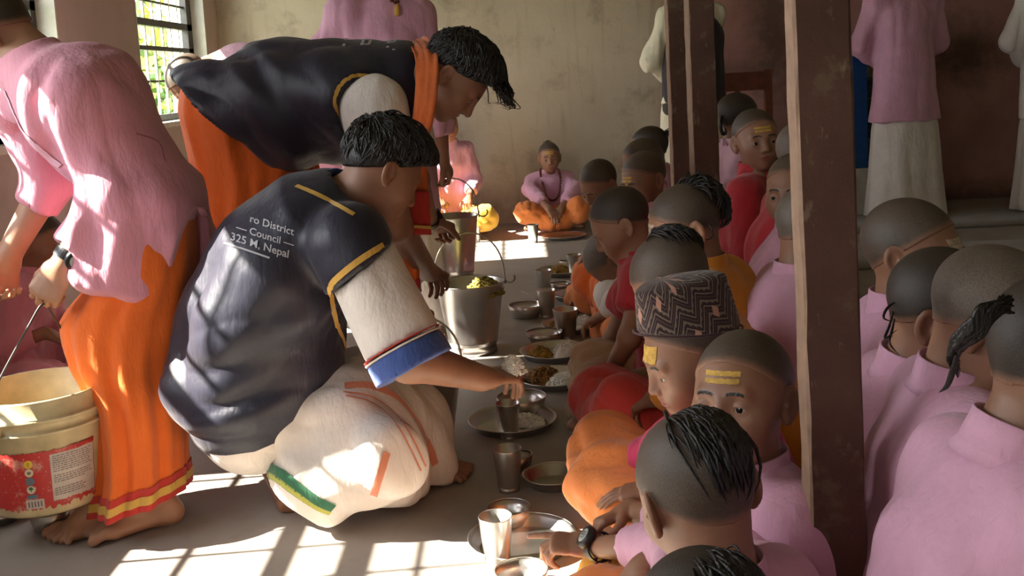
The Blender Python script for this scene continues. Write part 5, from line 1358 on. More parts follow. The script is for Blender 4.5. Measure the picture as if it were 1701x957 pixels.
# ------------------------------------------------------------------ crouching server in the lettered waistcoat
def navy_crouching():
    base = A(*(atz(500, 800)[:2]), 0); F = Fig(base, 'person crouching in navy waistcoat with white lettering, serving a rice ball', GS, 'skin')
    Y = A(0, 1, 0); H = at(636, 280, 2.50); R = headR(118, 34, 0); F.head(H, R, 1.0, False, 0.003); N = at(560, 345, 2.50); F.neck(N, 0.054, 0.064)
    pel = at(418, 650, 2.54); ch = at(505, 440, 2.50)
    S = {1: at(598, 438, 2.30), -1: at(560, 400, 2.70)}; side = nz(A(0.1, 1, 0))
    def torso(f, i, k=0.06):
        f.add(ecap(pel, ch, (0.16 + i, 0.13 + i), (0.175 + i, 0.120 + i), Y), k); f.add(ecap(ch, N - nz(N-ch)*0.03, (0.175 + i, 0.120 + i), (0.085 + i, 0.065 + i), Y), k); f.add(rcone(S[1], S[-1], 0.055 + i, 0.055 + i), k)
    torso(F.f, 0)
    E1, W1 = at(680, 596, 2.24), at(800, 628, 2.32); E2, W2 = at(628, 560, 2.86), at(668, 508, 2.90)
    chain(F.f, (S[1], E1, W1), (0.058, 0.050, 0.029)); chain(F.f, (S[-1], E2, W2), (0.055, 0.046, 0.029))
    F.hand(W1, at(846, 622, 2.38) - W1, A(0.1, 0.25, -1), 1.0, 1, (28, 42, 30), 0.02, (0.7, 0.5, 0.5), h=0.003)
    F.hand(W2, at(702, 525, 2.90) - W2, A(0.3, -0.5, -0.8), 1.0, -1, (50, 70, 40), 0.02, h=0.0035)
    # near leg folded under, far knee raised
    K1 = at(650, 760, 2.38); he1 = atz(452, 800) + UP*0.06 ; to1 = atz(505, 858)
    K2 = at(690, 695, 2.72); an2 = atz(660, 838) + A(0, 0.13, 0.09)
    chain(F.f, (pel + A(0.02, -0.10, -0.02), K1 + UP*0.02, he1 + A(0.06, 0, 0.03)), (0.08, 0.062, 0.043), 0.03)
    chain(F.f, (pel + A(0.02, 0.10, -0.02), K2, an2), (0.10, 0.066, 0.045), 0.03)
    F.foot(he1 + A(0.04, -0.01, 0.055), he1 + A(-0.02, 0, 0), to1, 1, 1.0); F.foot(an2, an2*A(1, 1, 0) - A(0.05, 0, 0), an2*A(1, 1, 0) + A(0.18, 0.02, 0), -1, 1.0, fine=False)
    F.finish(0.014)
    F.mop(0.012, (0.010, 0.60), 800, 18, top=0.020); F.eyes((0, -0.2))
    # white polo shirt with ribbed blue collar and cuffs
    s = Field(); d = nz(E1 - S[1]); ahp = at(553, 482, 2.3); ahn = np.cross(Y, at(642, 410, 2.3) - ahp); ahn = nz(ahn if ahn @ d > 0 else -ahn)
    s.add(cut_end(cut_end(rcone(S[1] - d*0.02, S[1] + d*0.235, 0.080, 0.088), S[1] + d*0.205, d), ahp, -ahn), 0.01); d2 = nz(E2 - S[-1]); s.add(cut_end(rcone(S[-1], S[-1] + d2*0.2, 0.08, 0.08), S[-1] + d2*0.18, d2), 0.03)
    s.add(ecap(at(434, 672, 2.53), at(456, 580, 2.52), (0.205, 0.160), (0.15, 0.12), Y), 0.05)
    axn = nz(F.nt - F.N); s.add(cut_end(rcone(N - axn*0.02, N + axn*0.08, 0.088, 0.076), N + axn*0.025, axn), 0.02)
    s.isect(plane((0, 0, 0.02), (0, 0, -1)))
    w0 = F.part('shirt', s, 'white', 0.009, (), 0.006, 8, d, 0.3); sv = F.last
    c = Field(); c.add(cut_end(cut_end(rcone(S[1] + d*0.18, S[1] + d*0.28, 0.090, 0.093), S[1] + d*0.262, d), S[1] + d*0.212, -d), 0.01); F.part('sleeve_cuff', c, 'blue', 0.006, (), 0.002, 9, d, 0.3, parent=w0)
    for o_, wd, mt in ((0.200, 0.0035, 'scarlet'), (0.207, 0.0045, 'white')):
        c = Field(); c.add(cut_end(cut_end(rcone(S[1] + d*0.15, S[1] + d*0.28, 0.0925, 0.0935), S[1] + d*(o_ + wd), d), S[1] + d*o_, -d), 0.001); F.part('cuff_stripe', c, mt, 0.003, (), 0.0, parent=w0)
    c = Field(); c.add(cut_end(cut_end(rcone(N - axn*0.01, N + axn*0.09, 0.092, 0.074), N + axn*0.055, axn), N + axn*0.004, -axn), 0.01); c.sub(rcone(N + axn*0.0, N + axn*0.12, 0.074, 0.066), 0.004); F.part('shirt_collar', c, 'blue', 0.005, (), 0.002, 9, axn, 0.3, parent=w0)
    # waistcoat
    g = Field()
    nodes = [(at(428, 628, 2.53), 0.235, 0.205), (at(446, 525, 2.52), 0.215, 0.180), (at(482, 430, 2.50), 0.215, 0.162), (at(528, 368, 2.50), 0.180, 0.118), (at(556, 350, 2.50), 0.11, 0.085)]
    for (a, ra, rb), (b_, rc, rd) in zip(nodes, nodes[1:]): g.add(ecap(a, b_, (ra, rb), (rc, rd), Y), 0.06)
    g.add(rcone(at(585, 400, 2.38), at(545, 380, 2.62), 0.072, 0.072), 0.05)
    g.add(cut_end(rcone(S[1] - d*0.05, S[1] + d*0.14, 0.096, 0.092), ahp, ahn), 0.03)
    pg = prism([(q_[0], q_[2]) for q_ in (at(553, 482, 2.3), at(560, 540, 2.3), at(585, 600, 2.3), at(720, 560, 2.3), at(642, 412, 2.3))], 1.9, 2.36); g.sub(pg, 0.004)
    g.sub(rcone(N + axn*0.055, N + axn*0.2, 0.074, 0.074), 0.006)
    g.sub(rcone(S[-1] + A(0, 0.02, 0), S[-1] + A(0.05, 0.3, -.1), 0.10, 0.10), 0.006)
    w = F.part('waistcoat', g, 'navy', 0.0075, (), 0.022, 5.0, nz(A(0.8, 0, 0.35)), 0.30, 1, mask=lambda V: np.clip((0.78 - V[:, 2])/0.25, 0.12, 1)*np.clip((V[:, 2] - V[:, 2].min())/0.16, 0.05, 1)); kv = F.last
    drape_line('armhole_piping', kv, [(636, 408), (604, 428), (572, 452), (551, 474), (550, 500), (557, 535), (574, 580)], 0.014, 'gold', w, base, 0.004)
    drape_line('neck_piping', kv, [(492, 310), (530, 326), (565, 345), (588, 358)], 0.012, 'gold', w, base, 0.004)
    dx, dy = (0.955, 0.30), (0.13, -0.96)
    lettering('lettering', [('ro District', (414, 368), 0.92), ('— Council —', (392, 382), 0.90), ('325 M, Nepal', (382, 398), 0.96)], kv, 'print', w, base, 19.5, None, dx, dy, 0.010)
    drape_line('underline', kv, [(374, 404), (410, 416), (448, 429)], 0.004, 'print', w, base, 0.003)
    # white dhoti with green border and salmon stripes
    t = Field(); kp = K1; 
    chain(t, (at(450, 672, 2.46), at(560, 700, 2.43), K1 + A(-0.02, 0, 0.0)), (0.11, 0.100, 0.080), 0.05); chain(t, (K1 + A(-0.03, 0, -0.01), at(520, 800, 2.40), at(470, 800, 2.45)), (0.10, 0.085, 0.055), 0.06)
    chain(t, (at(480, 680, 2.62), at(600, 655, 2.66), K2), (0.12, 0.100, 0.080), 0.05); chain(t, (K2, at(694, 780, 2.66), at(680, 815, 2.66)), (0.085, 0.080, 0.068), 0.05)
    t.add(ecap(at(645, 700, 2.54), at(675, 790, 2.54), (0.13, 0.070), (0.12, 0.060), Y), 0.05)
    t.add(ecap(at(600, 665, 2.54), at(655, 715, 2.54), (0.14, 0.085), (0.12, 0.075), Y), 0.05)
    t.isect(plane((0, 0, 0.012), (0, 0, -1)))
    a, b_ = at(428, 775, 2.42), at(552, 850, 2.42); nr = np.cross(Y, b_ - a); nr = nr if nr[2] < 0 else -nr; t.isect(plane(a + nz(nr)*0.004, nr))
    dh = F.part('dhoti', t, 'white', 0.008, (), 0.018, 6.0, nz(A(0.5, 0, -0.8)), 0.25, 1); tv = F.last
    for nm, pix, wd, mt in (('green_border', [(446, 781), (462, 789), (490, 810), (525, 834), (552, 846)], 0.036, 'green'), ('lime_braid', [(446, 788), (462, 797), (490, 818), (525, 842), (549, 852)], 0.013, 'lime'),                         ('salmon_stripe', [(572, 642), (600, 640), (630, 646), (662, 664), (694, 704), (714, 748), (722, 772)], 0.020, 'salmon'), ('salmon_stripe', [(570, 652), (615, 660), (655, 688), (682, 725), (706, 775)], 0.005, 'salmon'), ('salmon_stripe', [(574, 658), (612, 668), (648, 694), (675, 735), (698, 782)], 0.004, 'salmon'), ('salmon_stripe', [(642, 752), (634, 780), (626, 806), (622, 822)], 0.018, 'salmon')):
        drape_line(nm, tv, pix, wd, mt, dh, base, 0.0035)
    rb_ = at(852, 606, 2.37); 
    o = rnd_lumps('rice', A(0, 0, -0.018), 0.030, 0.026, 0.040, 260, 0.0034, 'rice', None, 44, (2.1, 0.7, 0.7)); o.location = tuple(rb_); tag(o, 'ball of rice falling from the crouching server\'s hand', 'rice')
    return F
navy_crouching()

# ------------------------------------------------------------------ standing figures
def standing(label, px, py, Y, az, kurta, lower, zhem, stature=1.62, arms='behind', wid=1.0, custom=None, skin='skin', group='standing figures along the back', h=0.006, feetz=0.0, open_vest=None, depth=1.0, kh=0.010, sleeve=0.9, tuck=0):
    c = at(px, py, Y); base = A(c[0], Y, feetz); k = stature/1.70; f = azdir(az); r = np.cross(f, UP)
    F = Fig(base, label, group, skin); H = base + UP*(1.585*k) + f*0.02; F.head(H, headR(az, 12, 0), 0.97, False, h); N = base + UP*1.42*k - f*0.015; F.neck(N, 0.052, 0.060)
    pel = base + UP*0.92*k; ch = base + UP*1.24*k; S = {q: base + UP*1.365*k + r*q*0.165*k*wid for q in (1, -1)}
    def torso(fl, i, kk=0.06):
        fl.add(ecap(pel, ch, (0.145*wid + i, 0.105*depth + i), (0.150*wid + i, 0.105*depth + i), r), kk); fl.add(ecap(ch, N - UP*0.03, (0.150*wid + i, 0.105*depth + i), (0.08 + i, 0.06 + i), r), kk); fl.add(rcone(S[1], S[-1], 0.05 + i, 0.05 + i), kk)
    torso(F.f, 0); AR = {}
    for q in (1, -1):
        if custom and q in custom: E, W, d, n = custom[q]
        elif tuck == q: E = S[q] - UP*0.27*k + r*q*0.0 - f*0.11; W = pel + UP*0.03 - f*0.17 + r*q*0.05; d, n = -r*q - UP*0.2, -f
        elif arms == 'behind': E = S[q] - UP*0.27*k + r*q*0.085 - f*0.07; W = pel + UP*0.03 - f*0.17 + r*q*0.05; d, n = -r*q - UP*0.2, -f
        else: E = S[q] - UP*0.27*k + r*q*0.09 + f*0.02; W = pel + UP*0.04 + f*0.17 + r*q*0.05; d, n = -r*q*0.7 - UP*0.5, -f
        AR[q] = (E, W); chain(F.f, (S[q], E, W), (0.050, 0.040, 0.027)); F.hand(W, d, n, 0.95, q, (35, 45, 30), h=0.004, fine=bool(custom and q in custom))
        hip = pel + r*q*0.085; an = base + r*q*0.10 + UP*0.085; chain(F.f, (hip, base + r*q*0.095 + UP*0.48*k + f*0.02, an), (0.09, 0.06, 0.042), 0.03)
        F.foot(an, base + r*q*0.10 - f*0.06, base + r*q*0.12 + f*0.17, q, 1.0, fine=False)
    F.finish(0.014); F.buzz('stubble_dark', 0.004)
    g = Field(); torso(g, 0.02); hemc = base + UP*(zhem + 0.0); g.add(ecap(pel + UP*0.1, hemc - UP*0.05, (0.168*wid, 0.128*depth), (0.232*wid, 0.160*depth), r), 0.06); g.isect(plane(hemc, (0, 0, -1)))
    for q in (1, -1):
        E, W = AR[q]; g.add(rcone(S[q], E, 0.072, 0.062), 0.05); g.add(cut_end(rcone(E, W, 0.062, 0.045), E + (W-E)*sleeve, W - E), 0.03)
    kurta_collar(g, F, 0.03); F.part('kurta', g, kurta, kh, (), 0.018, 6.5, (0, 0, 1), 0.16, 1); F.kv = F.last
    rings = [(hemc + UP*0.15, 0.165*wid, 0.12*depth), (hemc - UP*0.05, 0.205*wid, 0.14*depth), (base + UP*(zhem*0.5), 0.225*wid, 0.155*depth), (base + UP*0.05, 0.25*wid, 0.17*depth)]
    loft('dhoti', rings, lower, F.root, base, pleat=0.010, npl=16, seed=int(px))
    F.S, F.pel, F.ch, F.k_, F.r_, F.fd = S, pel, ch, k, r, f
    return F
hz_ = at(735, 262, 4.25); hE = at(728, 205, 4.22)
T3 = standing('person in pink kurta and white dhoti standing behind the bowed navy waistcoat', 632, 40, 4.28, 10, 'pink', 'white', 0.50, 1.62, 'front', 0.92,
              custom={-1: (hE, hz_, at(746, 285, 4.27) - hz_, A(-0.2, 0.2, -0.3) + A(-0.8, 0, 0), ), 1: (at(545, 80, 4.25), at(600, 130, 4.15), A(0.5, -.2, -0.8), A(1, 0, 0))}, group=GS, sleeve=0.25)
def on_cloth(vq, pix, out):
    bt = BVHTree.FromPolygons(vq[0].tolist(), vq[1].tolist()); P_ = []
    for (x, y) in pix:
        d = nz(ray(x, y)); h = bt.ray_cast(Vector(CAM), Vector(d))
        if h[0]: P_.append(np.array(h[0]) - d*out)
    return P_
beads('bead_necklace', on_cloth(T3.kv, [(628, -75), (632, -40), (642, -8), (657, 4), (671, -8), (680, -40), (684, -75)], 0.008), 0.008, T3.root, T3.base)
_p = on_cloth(T3.kv, [(660, 6), (660, 26)], 0.008)
mbt = MB(); mbt.tube(smooth_path([_p[0], (_p[0] + _p[1])/2 + A(0, -0.004, 0), _p[1]], 5), [0.004, 0.006, 0.009, 0.010, 0.011, 0.011, 0.012, 0.012, 0.012, 0.012, 0.010], 10); mbt.build('tassel', M['gold'], T3.root, off=T3.base)
XP = standing('person in long pink kurta and white dhoti standing alone by the blue cabinet', 1503, 200, 6.45, 5, 'pink', 'white', 0.625, 1.70, 'behind', 1.0)
ZM = standing('person in cream shirt and black waistcoat standing behind the two thin posts', 1152, 150, 6.55, 20, 'cream', 'cream', 0.80, 1.66, 'behind', 1.0, tuck=-1)
def waistcoat(F, zlo):
    g = Field(); i = 0.04; g.add(ecap(F.pel - UP*0.12, F.ch, (0.165 + i, 0.125 + i), (0.155 + i, 0.112 + i), F.r_), 0.05); g.add(ecap(F.ch, F.N - UP*0.05, (0.155 + i, 0.112 + i), (0.10 + i, 0.07 + i), F.r_), 0.05); g.isect(plane((0, 0, zlo), (0, 0, -1)))
    for q in (1, -1): g.sub(rcone(F.S[q] + F.r_*q*0.02, F.S[q] + F.r_*q*0.2 - UP*0.05, 0.085, 0.10), 0.01)
    F.part('waistcoat', g, 'black_cloth', 0.011, (), 0.006, 7, (0, 0, 1), 0.2)
waistcoat(ZM, 0.735)
EP = standing('person in pale clothing at the right edge, mostly outside the picture', 1752, 120, 6.4, 15, 'white', 'white', 0.60, 1.66, 'behind', 1.0)

# ------------------------------------------------------------------ person bent over behind the bowed server, near the far window
def bent_far():
    base = A(*(at(500, 300, 4.75)[:2]), 0); F = Fig(base, 'person with shaved head bent over near the barred window, pale pink back showing', GS, 'skin'); Y = A(0, 1, 0)
    H = at(316, 134, 4.45); F.head(H, headR(-75, 62, 0), 1.0, False, 0.005); N = at(352, 118, 4.55); F.neck(N); pel = at(500, 172, 4.75); ch = at(402, 128, 4.6)
    F.f.add(ecap(pel, ch, (0.15, 0.11), (0.16, 0.11), Y), 0.05); F.f.add(ecap(ch, N, (0.16, 0.11), (0.07, 0.06), Y), 0.05)
    for q in (1, -1):
        S = at(374, 132, 4.56) - Y*0.15*q; E = S + A(0.03, 0, -0.27); W = E + A(-0.06, 0, -0.24); chain(F.f, (S, E, W), (0.05, 0.04, 0.027)); F.hand(W, A(0, 0, -1), A(0, q, 0), 0.95, -q, fine=False)
        an = A(base[0], 4.75 - 0.1*q, 0.085); chain(F.f, (pel - Y*0.09*q, (pel + an)/2, an), (0.09, 0.06, 0.042)); F.foot(an, an*A(1, 1, 0) + A(0.05, 0, 0), an*A(1, 1, 0) - A(0.18, 0, 0), q, fine=False)
    F.finish(0.014); F.buzz('stubble')
    g = Field(); g.add(ecap(pel, ch, (0.18, 0.14), (0.185, 0.135), Y), 0.05); g.add(ecap(ch, at(358, 124, 4.56), (0.185, 0.135), (0.10, 0.08), Y), 0.05); g.add(ecap(pel, pel - UP*0.3, (0.18, 0.14), (0.2, 0.17), Y), 0.05); g.isect(plane(pel - UP*0.32, (0, 0, -1)))
    for q in (1, -1): S = at(374, 132, 4.56) - Y*0.15*q; g.add(rcone(S, S + A(0.03, 0, -0.27), 0.07, 0.06), 0.04)
    F.part('kurta', g, 'pink_pale', 0.011, (), 0.008, 7, (1, 0, 0), 0.3)
    loft('dhoti', [(pel - UP*0.1, 0.15, 0.16), (pel - UP*0.4, 0.17, 0.17), (base + UP*0.05, 0.19, 0.18)], 'white', F.root, base, npl=16, seed=3)
bent_far()

# ------------------------------------------------------------------ boys of the first row, facing the plates on the left
G1, G2, G3 = 'boys sitting along the row of plates', 'boys sitting back to back on the right', 'boys sitting by the far walls'
# nearest head at the bottom edge
F = boy('person with dark shaved head nearest the camera, only the crown showing at bottom', 1176, 1046, 1.02, -160, 30, 0, -130, 'pink', 'yellow', hh=0.008, h=0.0035, hc=0.012, group=G1, b=0.95, hair='stubble_dark')
F.tuft((0.1, -0.75, 0.75), 0.35, (0.1, -1, 0.0), 40, 0.006)
# boy with wrist watch
hL_E, hL_W = at(1125, 912, 1.60), at(980, 908, 1.88); hR_E, hR_W = at(1125, 870, 1.80), at(1046, 848, 1.95)
F = boy('person with long dark hair tuft on shaved head, black watch, pointing at a plate', 1155, 792, 1.30, -164, 26, -6, -140, 'pink', 'yellow', h=0.0026, hc=0.008, lean=0.12, group=G1, hh=0.0028, sleeve=0.72,
        knees={-1: at(1008, 985, 1.92), 1: at(1090, 870, 2.1)},
        arms={-1: (hL_E, hL_W, at(900, 899, 1.90) - hL_W, A(0.0, 0.1, -1)), 1: (hR_E, hR_W, at(1002, 866, 1.93) - hR_W, A(-0.4, -0.5, -0.8))}, hand_curl=(30, 45, 35), per={-1: ((4, 6, 4), (35, 55, 35), (48, 60, 35), (55, 60, 35))})
F.tuft((0.15, -0.55, 0.85), 0.42, (0.18, -1.05, -0.05), 110, 0.008, 0.9, rad=0.0034)
F.locks([[F.surf((x, -0.75, 0.45), 0.005), F.surf((x + 0.02, -0.98, 0.15), 0.006), F.surf((x + 0.05, -1.0, -0.22), 0.005), F.surf((x + 0.09, -0.98, -0.42 - 0.1*(i % 2)), 0.004)] for i, x in enumerate((-0.22, -0.16, -0.1, 0.06, 0.14, 0.20, 0.30))], 'topknot_strand', rad=0.0036)
watch(F.root, hL_W + nz(hL_E - hL_W)*0.038, hL_W - hL_E, A(-0.15, -0.75, 0.75), 0.024, F.base, scale=1.0)
beads('bead_bracelet', [hL_W + A(0.0, 0.0, 0.024), hL_W + A(0.006, -0.026, 0.008), hL_W + A(0.010, -0.034, -0.025), hL_W + A(0.022, -0.036, -0.048), hL_W + A(0.034, -0.033, -0.030), hL_W + A(0.028, -0.026, 0.004), hL_W + A(0.014, -0.005, 0.025), hL_W + A(0.0, 0.0, 0.024)], 0.0042, F.root, F.base)
# boy looking back past the post
F = boy('person with shaved head and pink collar glancing towards the camera beside the near post', 1238, 636, 1.58, -36, -9, 4, -70, 'pink', 'orange_soft', h=0.0026, hc=0.008, eyes=True, lean=0.03, group=G1, hh=0.008, b=0.92, tilak=dict(bars=2, z=0.030, w=0.034, dot=False))
# boy in the patterned cap
F = boy('person in maroon patterned cap looking down, yellow paste on forehead, orange trousers', 1150, 565, 1.86, -74, 20, 4, -115, 'magenta', 'orange_soft', h=0.0026, hc=0.008, eyes=True, lean=0.04, group=G1, hh=0.0035, b=0.98,
        knees={1: at(1000, 742, 2.36), -1: at(1000, 812, 2.20)}, ankles={1: at(1060, 850, 2.1), -1: at(1040, 850, 2.1)},
        arms={1: (at(1120, 740, 2.05), at(1046, 764, 2.20), at(985, 775, 2.25) - at(1046, 764, 2.20), A(0.1, -0.2, -1)), -1: (at(1150, 800, 1.75), at(1090, 812, 2.0), A(-1, 0.3, -0.2), A(0, 0, -1))}, hand_curl=(8, 18, 12), tilak=dict(bars=3, z=0.022, w=0.036, dot=False, gap=0.011, th=0.0112))
def cap(F):
    R, k = F.R, F.hs; g = Field()
    g.add(ecap(F.hp(0, -0.012, 0.036), F.hp(0.0, -0.034, 0.128), (0.084*k, 0.103*k), (0.056*k, 0.097*k), R[:, 0], 0.018), 0.02)
    g.isect(plane(F.hp(0, 0.0, 0.046), R @ nz(A(0, 0.42, -1))))
    V, Q = g.mesh(0.005); V = relax(V, Q, 1); L = (V - F.H) @ R
    N = vnormals(V, Q); V = V + N*(folds(V, 11, (0, 0, 1), 0.5, 3)*0.004)[:, None]
    t = NT('brocade'); uv = t.add('ShaderNodeUVMap', uv_map='weave'); sp = t.add('ShaderNodeSeparateXYZ'); t.link(uv.outputs[0], sp.inputs[0]); U, W = sp.outputs[0], sp.outputs[1]
    tri = lambda x, n: t.math('MULTIPLY', t.math('ABSOLUTE', t.math('SUBTRACT', t.math('FRACT', t.math('MULTIPLY', x, n)), 0.5)), 2.0)
    z1 = t.math('ADD', t.math('MULTIPLY', W, 8.0), t.math('MULTIPLY', tri(U, 9.0), 1.0)); f1 = t.math('FRACT', z1)
    tooth = t.math('MULTIPLY', tri(U, 54.0), 0.13)
    line = t.math('LESS_THAN', t.math('ABSOLUTE', t.math('SUBTRACT', f1, 0.5)), 0.05)
    saw = t.math('MULTIPLY', t.math('GREATER_THAN', t.math('ADD', f1, tooth), 0.86), 1.0)
    thin = t.math('LESS_THAN', t.math('ABSOLUTE', t.math('SUBTRACT', f1, 0.22)), 0.03)
    dia = t.math('LESS_THAN', t.math('ADD', tri(t.math('ADD', U, 0.0278), 9.0), t.math('ABSOLUTE', t.math('SUBTRACT', t.math('MULTIPLY', t.math('FRACT', t.math('MULTIPLY', W, 2.5)), 2.0), 1.0))), 0.30)
    c = t.mix(line, (0.028, 0.009, 0.013), (0.22, 0.165, 0.115)); c = t.mix(thin, c, (0.11, 0.065, 0.05)); c = t.mix(saw, c, (0.19, 0.14, 0.10)); c = t.mix(dia, c, (0.52, 0.27, 0.19))
    t.base(c); t.bump(t.noise(t.coord(), 700, 2), 0.25, 0.003); t.set(Roughness=0.8, Sheen_Weight=0.2)
    o = link_mesh('cap', V, Q, t.m, F.root, off=F.base)
    uvl = o.data.uv_layers.new(name='weave'); ang = np.arctan2(L[:, 0], L[:, 1])/(2*math.pi); hh = (L[:, 2] + L[:, 1]*0.42)/k*4.2
    top = np.hypot(L[:, 0], L[:, 1] + 0.03)
    uvv = np.stack([ang + 0.5, hh], 1); li = np.zeros(len(o.data.loops), np.int32); o.data.loops.foreach_get('vertex_index', li)
    lu = uvv[li].reshape(-1, 4, 2); w = lu[:, :, 0]; bad = (w.max(1) - w.min(1)) > 0.5; w[bad] = np.where(w[bad] < 0.5, w[bad] + 1, w[bad]); lu[:, :, 0] = w
    uvl.data.foreach_set('uv', lu.reshape(-1).astype(np.float32))
    rim = [F.hp(0.0825*math.cos(a), -0.013 + 0.1010*math.sin(a), 0.048 + 0.42*(0.0985*math.sin(a) - 0.013)) for a in np.linspace(0, 2*math.pi, 60)]
    mb = MB(); mb.tube(rim, 0.0022, 8, False); M['cap_edge'] = M.get('cap_edge') or cloth('cap_edge', (0.05, 0.016, 0.02)); mb.build('cap_edge', M['cap_edge'], o, off=F.base)
cap(F)
# boy with ochre shawl
F = boy('person with shiny crown and dark topknot in an ochre shawl behind the patterned cap', 1112, 452, 2.18, -122, 46, 0, -110, 'ochre', 'scarlet', h=0.0032, hc=0.008, lean=0.20, group=G1, hh=0.008, collar=0.02)
F.tuft((0.15, -0.62, 0.85), 0.38, (0.1, -1.1, 0.15), 120, 0.012, 0.9, rad=0.0042)
drape_line('shawl_border', F.kv, [(1215, 455), (1262, 490), (1298, 540), (1312, 590)], 0.022, 'scarlet', F.root, F.base, 0.004)
# boy with black knot at the back
F = boy('person with large black hair knot at the back and pale mark on temple, red trousers', 1138, 362, 2.50, -84, 24, 0, -125, 'ochre', 'scarlet', h=0.0034, hc=0.010, lean=0.10, group=G1, hh=0.008, tilak=dict(mat='tilak_pale', bars=3, z=0.018, w=0.032, dot=False),
        knees={1: at(1005, 662, 2.86), -1: at(1035, 672, 2.66)}, ankles={1: at(1060, 700, 2.6), -1: at(1000, 700, 2.75)})
F.tuft((0.05, -0.95, 0.55), 0.50, (0.0, -1.0, -0.35), 130, 0.022, 0.8, rad=0.0050)
# boy in maroon shirt with a bare arm
gE, gW = at(1046, 560, 2.86), at(1012, 622, 2.98)
F = boy('person in maroon short sleeves with dark cropped hair in profile, looking down at a plate', 1029, 358, 3.06, -90, 33, 0, -95, 'red', 'tan', h=0.0032, hc=0.010, eyes=True, lean=0.10, group=G1, hh=0.0045, hair='stubble_dark', sleeve=0.30, thick=0.004, mouth=0.0008,
        knees={-1: at(990, 668, 2.92), 1: at(985, 600, 3.3)},
        arms={-1: (gE, gW, at(985, 640, 3.02) - gW, A(-0.2, 0.3, -1)), 1: (at(1020, 560, 3.4), at(992, 585, 3.62), at(968, 578, 3.72) - at(992, 585, 3.62), A(-0.3, 0, -1))}, collar=0.018)
# bowed head beyond
F = boy('person with grey shaved head bowed deep, orange and white cloth over the knees', 1006, 424, 3.72, -92, 72, 0, -92, 'white', 'orange', h=0.0042, hc=0.011, lean=0.20, group=G1, hh=0.006, hair='stubble_grey', b=0.85, neckfwd=0.75,
        knees={1: at(984, 462, 4.05), -1: at(1018, 490, 3.75)}, arms={-1: (at(1040, 480, 3.5), at(1000, 525, 3.75), A(-1, 0.3, -0.5), A(0, 0, -1)), 1: (at(1020, 470, 4.0), at(976, 482, 4.3), A(-1, 0, -0.5), A(0, 0, -1))})
f = Field(); wc = at(1018, 492, 3.70); f.add(ell(wc, A(0.07, 0.11, 0.075)), 0.02); f.add(ell(wc + A(0.08, 0.02, 0.0), A(0.10, 0.12, 0.07)), 0.04); f.isect(plane((0, 0, 0.01), (0, 0, -1)))
F.part('lap_cloth', f, 'white', 0.008, (), 0.006, 12, (0, 1, 0), 0.3)
boy('person with cropped head bent forward, furrowed brow, left of the yellow marked face', 994, 297, 4.45, -50, 34, 0, -92, 'pink', 'orange_soft', h=0.0042, hc=0.012, eyes=True, lean=0.10, group=G1, hh=0.008)
boy('person whose forehead bears a square yellow mark, peering between two heads', 1070, 288, 3.85, -52, 16, 4, -90, 'pink', 'orange_soft', h=0.0036, hc=0.011, eyes=True, lean=0.08, group=G1, hh=0.008, tilak=dict(bars=2, z=0.022, w=0.028, gap=0.013, dot=True))
boy('person whose cropped crown shows just behind the yellow marked face', 1068, 262, 4.40, -75, 15, 0, -90, 'pink', 'orange_soft', h=0.0055, hc=0.012, lean=0.08, group=G1, hh=0.008)
F = boy('person with dark cropped hair and tiny tuft, farthest in the row by the beige wall', 1080, 238, 5.15, -112, 12, 0, -95, 'pink', 'orange_soft', h=0.0055, hc=0.012, lean=0.08, group=G1, hh=0.008, hair='stubble_dark', thick=0.005)
F.tuft((0.1, -1, 0.35), 0.12, (0.1, -1, 0.1), 14, 0.03, 1.0)

# ------------------------------------------------------------------ boys by the far walls
F = boy('person sitting cross-legged at the beige wall in pink, with long bead necklace', 912, 256, 7.02, 0, 4, 2, 0, 'pink', 'orange_soft', h=0.0042, hc=0.009, eyes=True, lean=0.0, group=G3, hh=0.0045, b=0.98, tilak=dict(bars=2, z=0.034, w=0.034), knees={1: at(874, 353, 6.70), -1: at(960, 350, 6.70)},
        arms={1: (at(880, 315, 6.92), at(912, 347, 6.64), A(0.4, -0.5, -0.5), A(0, 0.3, -1)), -1: (at(955, 318, 6.92), at(932, 347, 6.66), A(-0.4, -0.5, -0.5), A(0, 0.3, -1))})
nk = F.N
bt_ = BVHTree.FromPolygons(F.kv[0].tolist(), F.kv[1].tolist()); pp = []
for (x, y) in ((898, 281), (898, 290), (901, 305), (907, 325), (914, 332), (922, 332), (929, 322), (931, 300), (930, 290), (927, 281)):
    d = nz(ray(x, y)); h = bt_.ray_cast(Vector(CAM), Vector(d)); pp.append(np.array(h[0]) - d*0.012 if h[0] else at(x, y, 6.9))
beads('bead_necklace', pp, 0.0085, F.root, F.base)
F.tuft((0, -0.5, 1), 0.25, (0, -0.9, 0.8), 16, 0.012, 1)
boy('person in pink with yellow trousers by the far wall, half hidden behind the raised bucket', 742, 205, 7.0, 15, 5, 0, 10, 'pink', 'yellow', h=0.0055, hc=0.011, lean=0.0, group=G3, hh=0.008, b=1.0, knees={1: at(700, 365, 6.7), -1: at(806, 364, 6.62)})
F = boy('person in dusky pink sitting under the window at the left edge, facing right', 62, 392, 3.62, 82, 12, 0, 85, 'pink_warm', 'pink_warm', h=0.0042, hc=0.010, lean=0.10, group=G3, hh=0.008, hair='stubble_dark', thick=0.005)

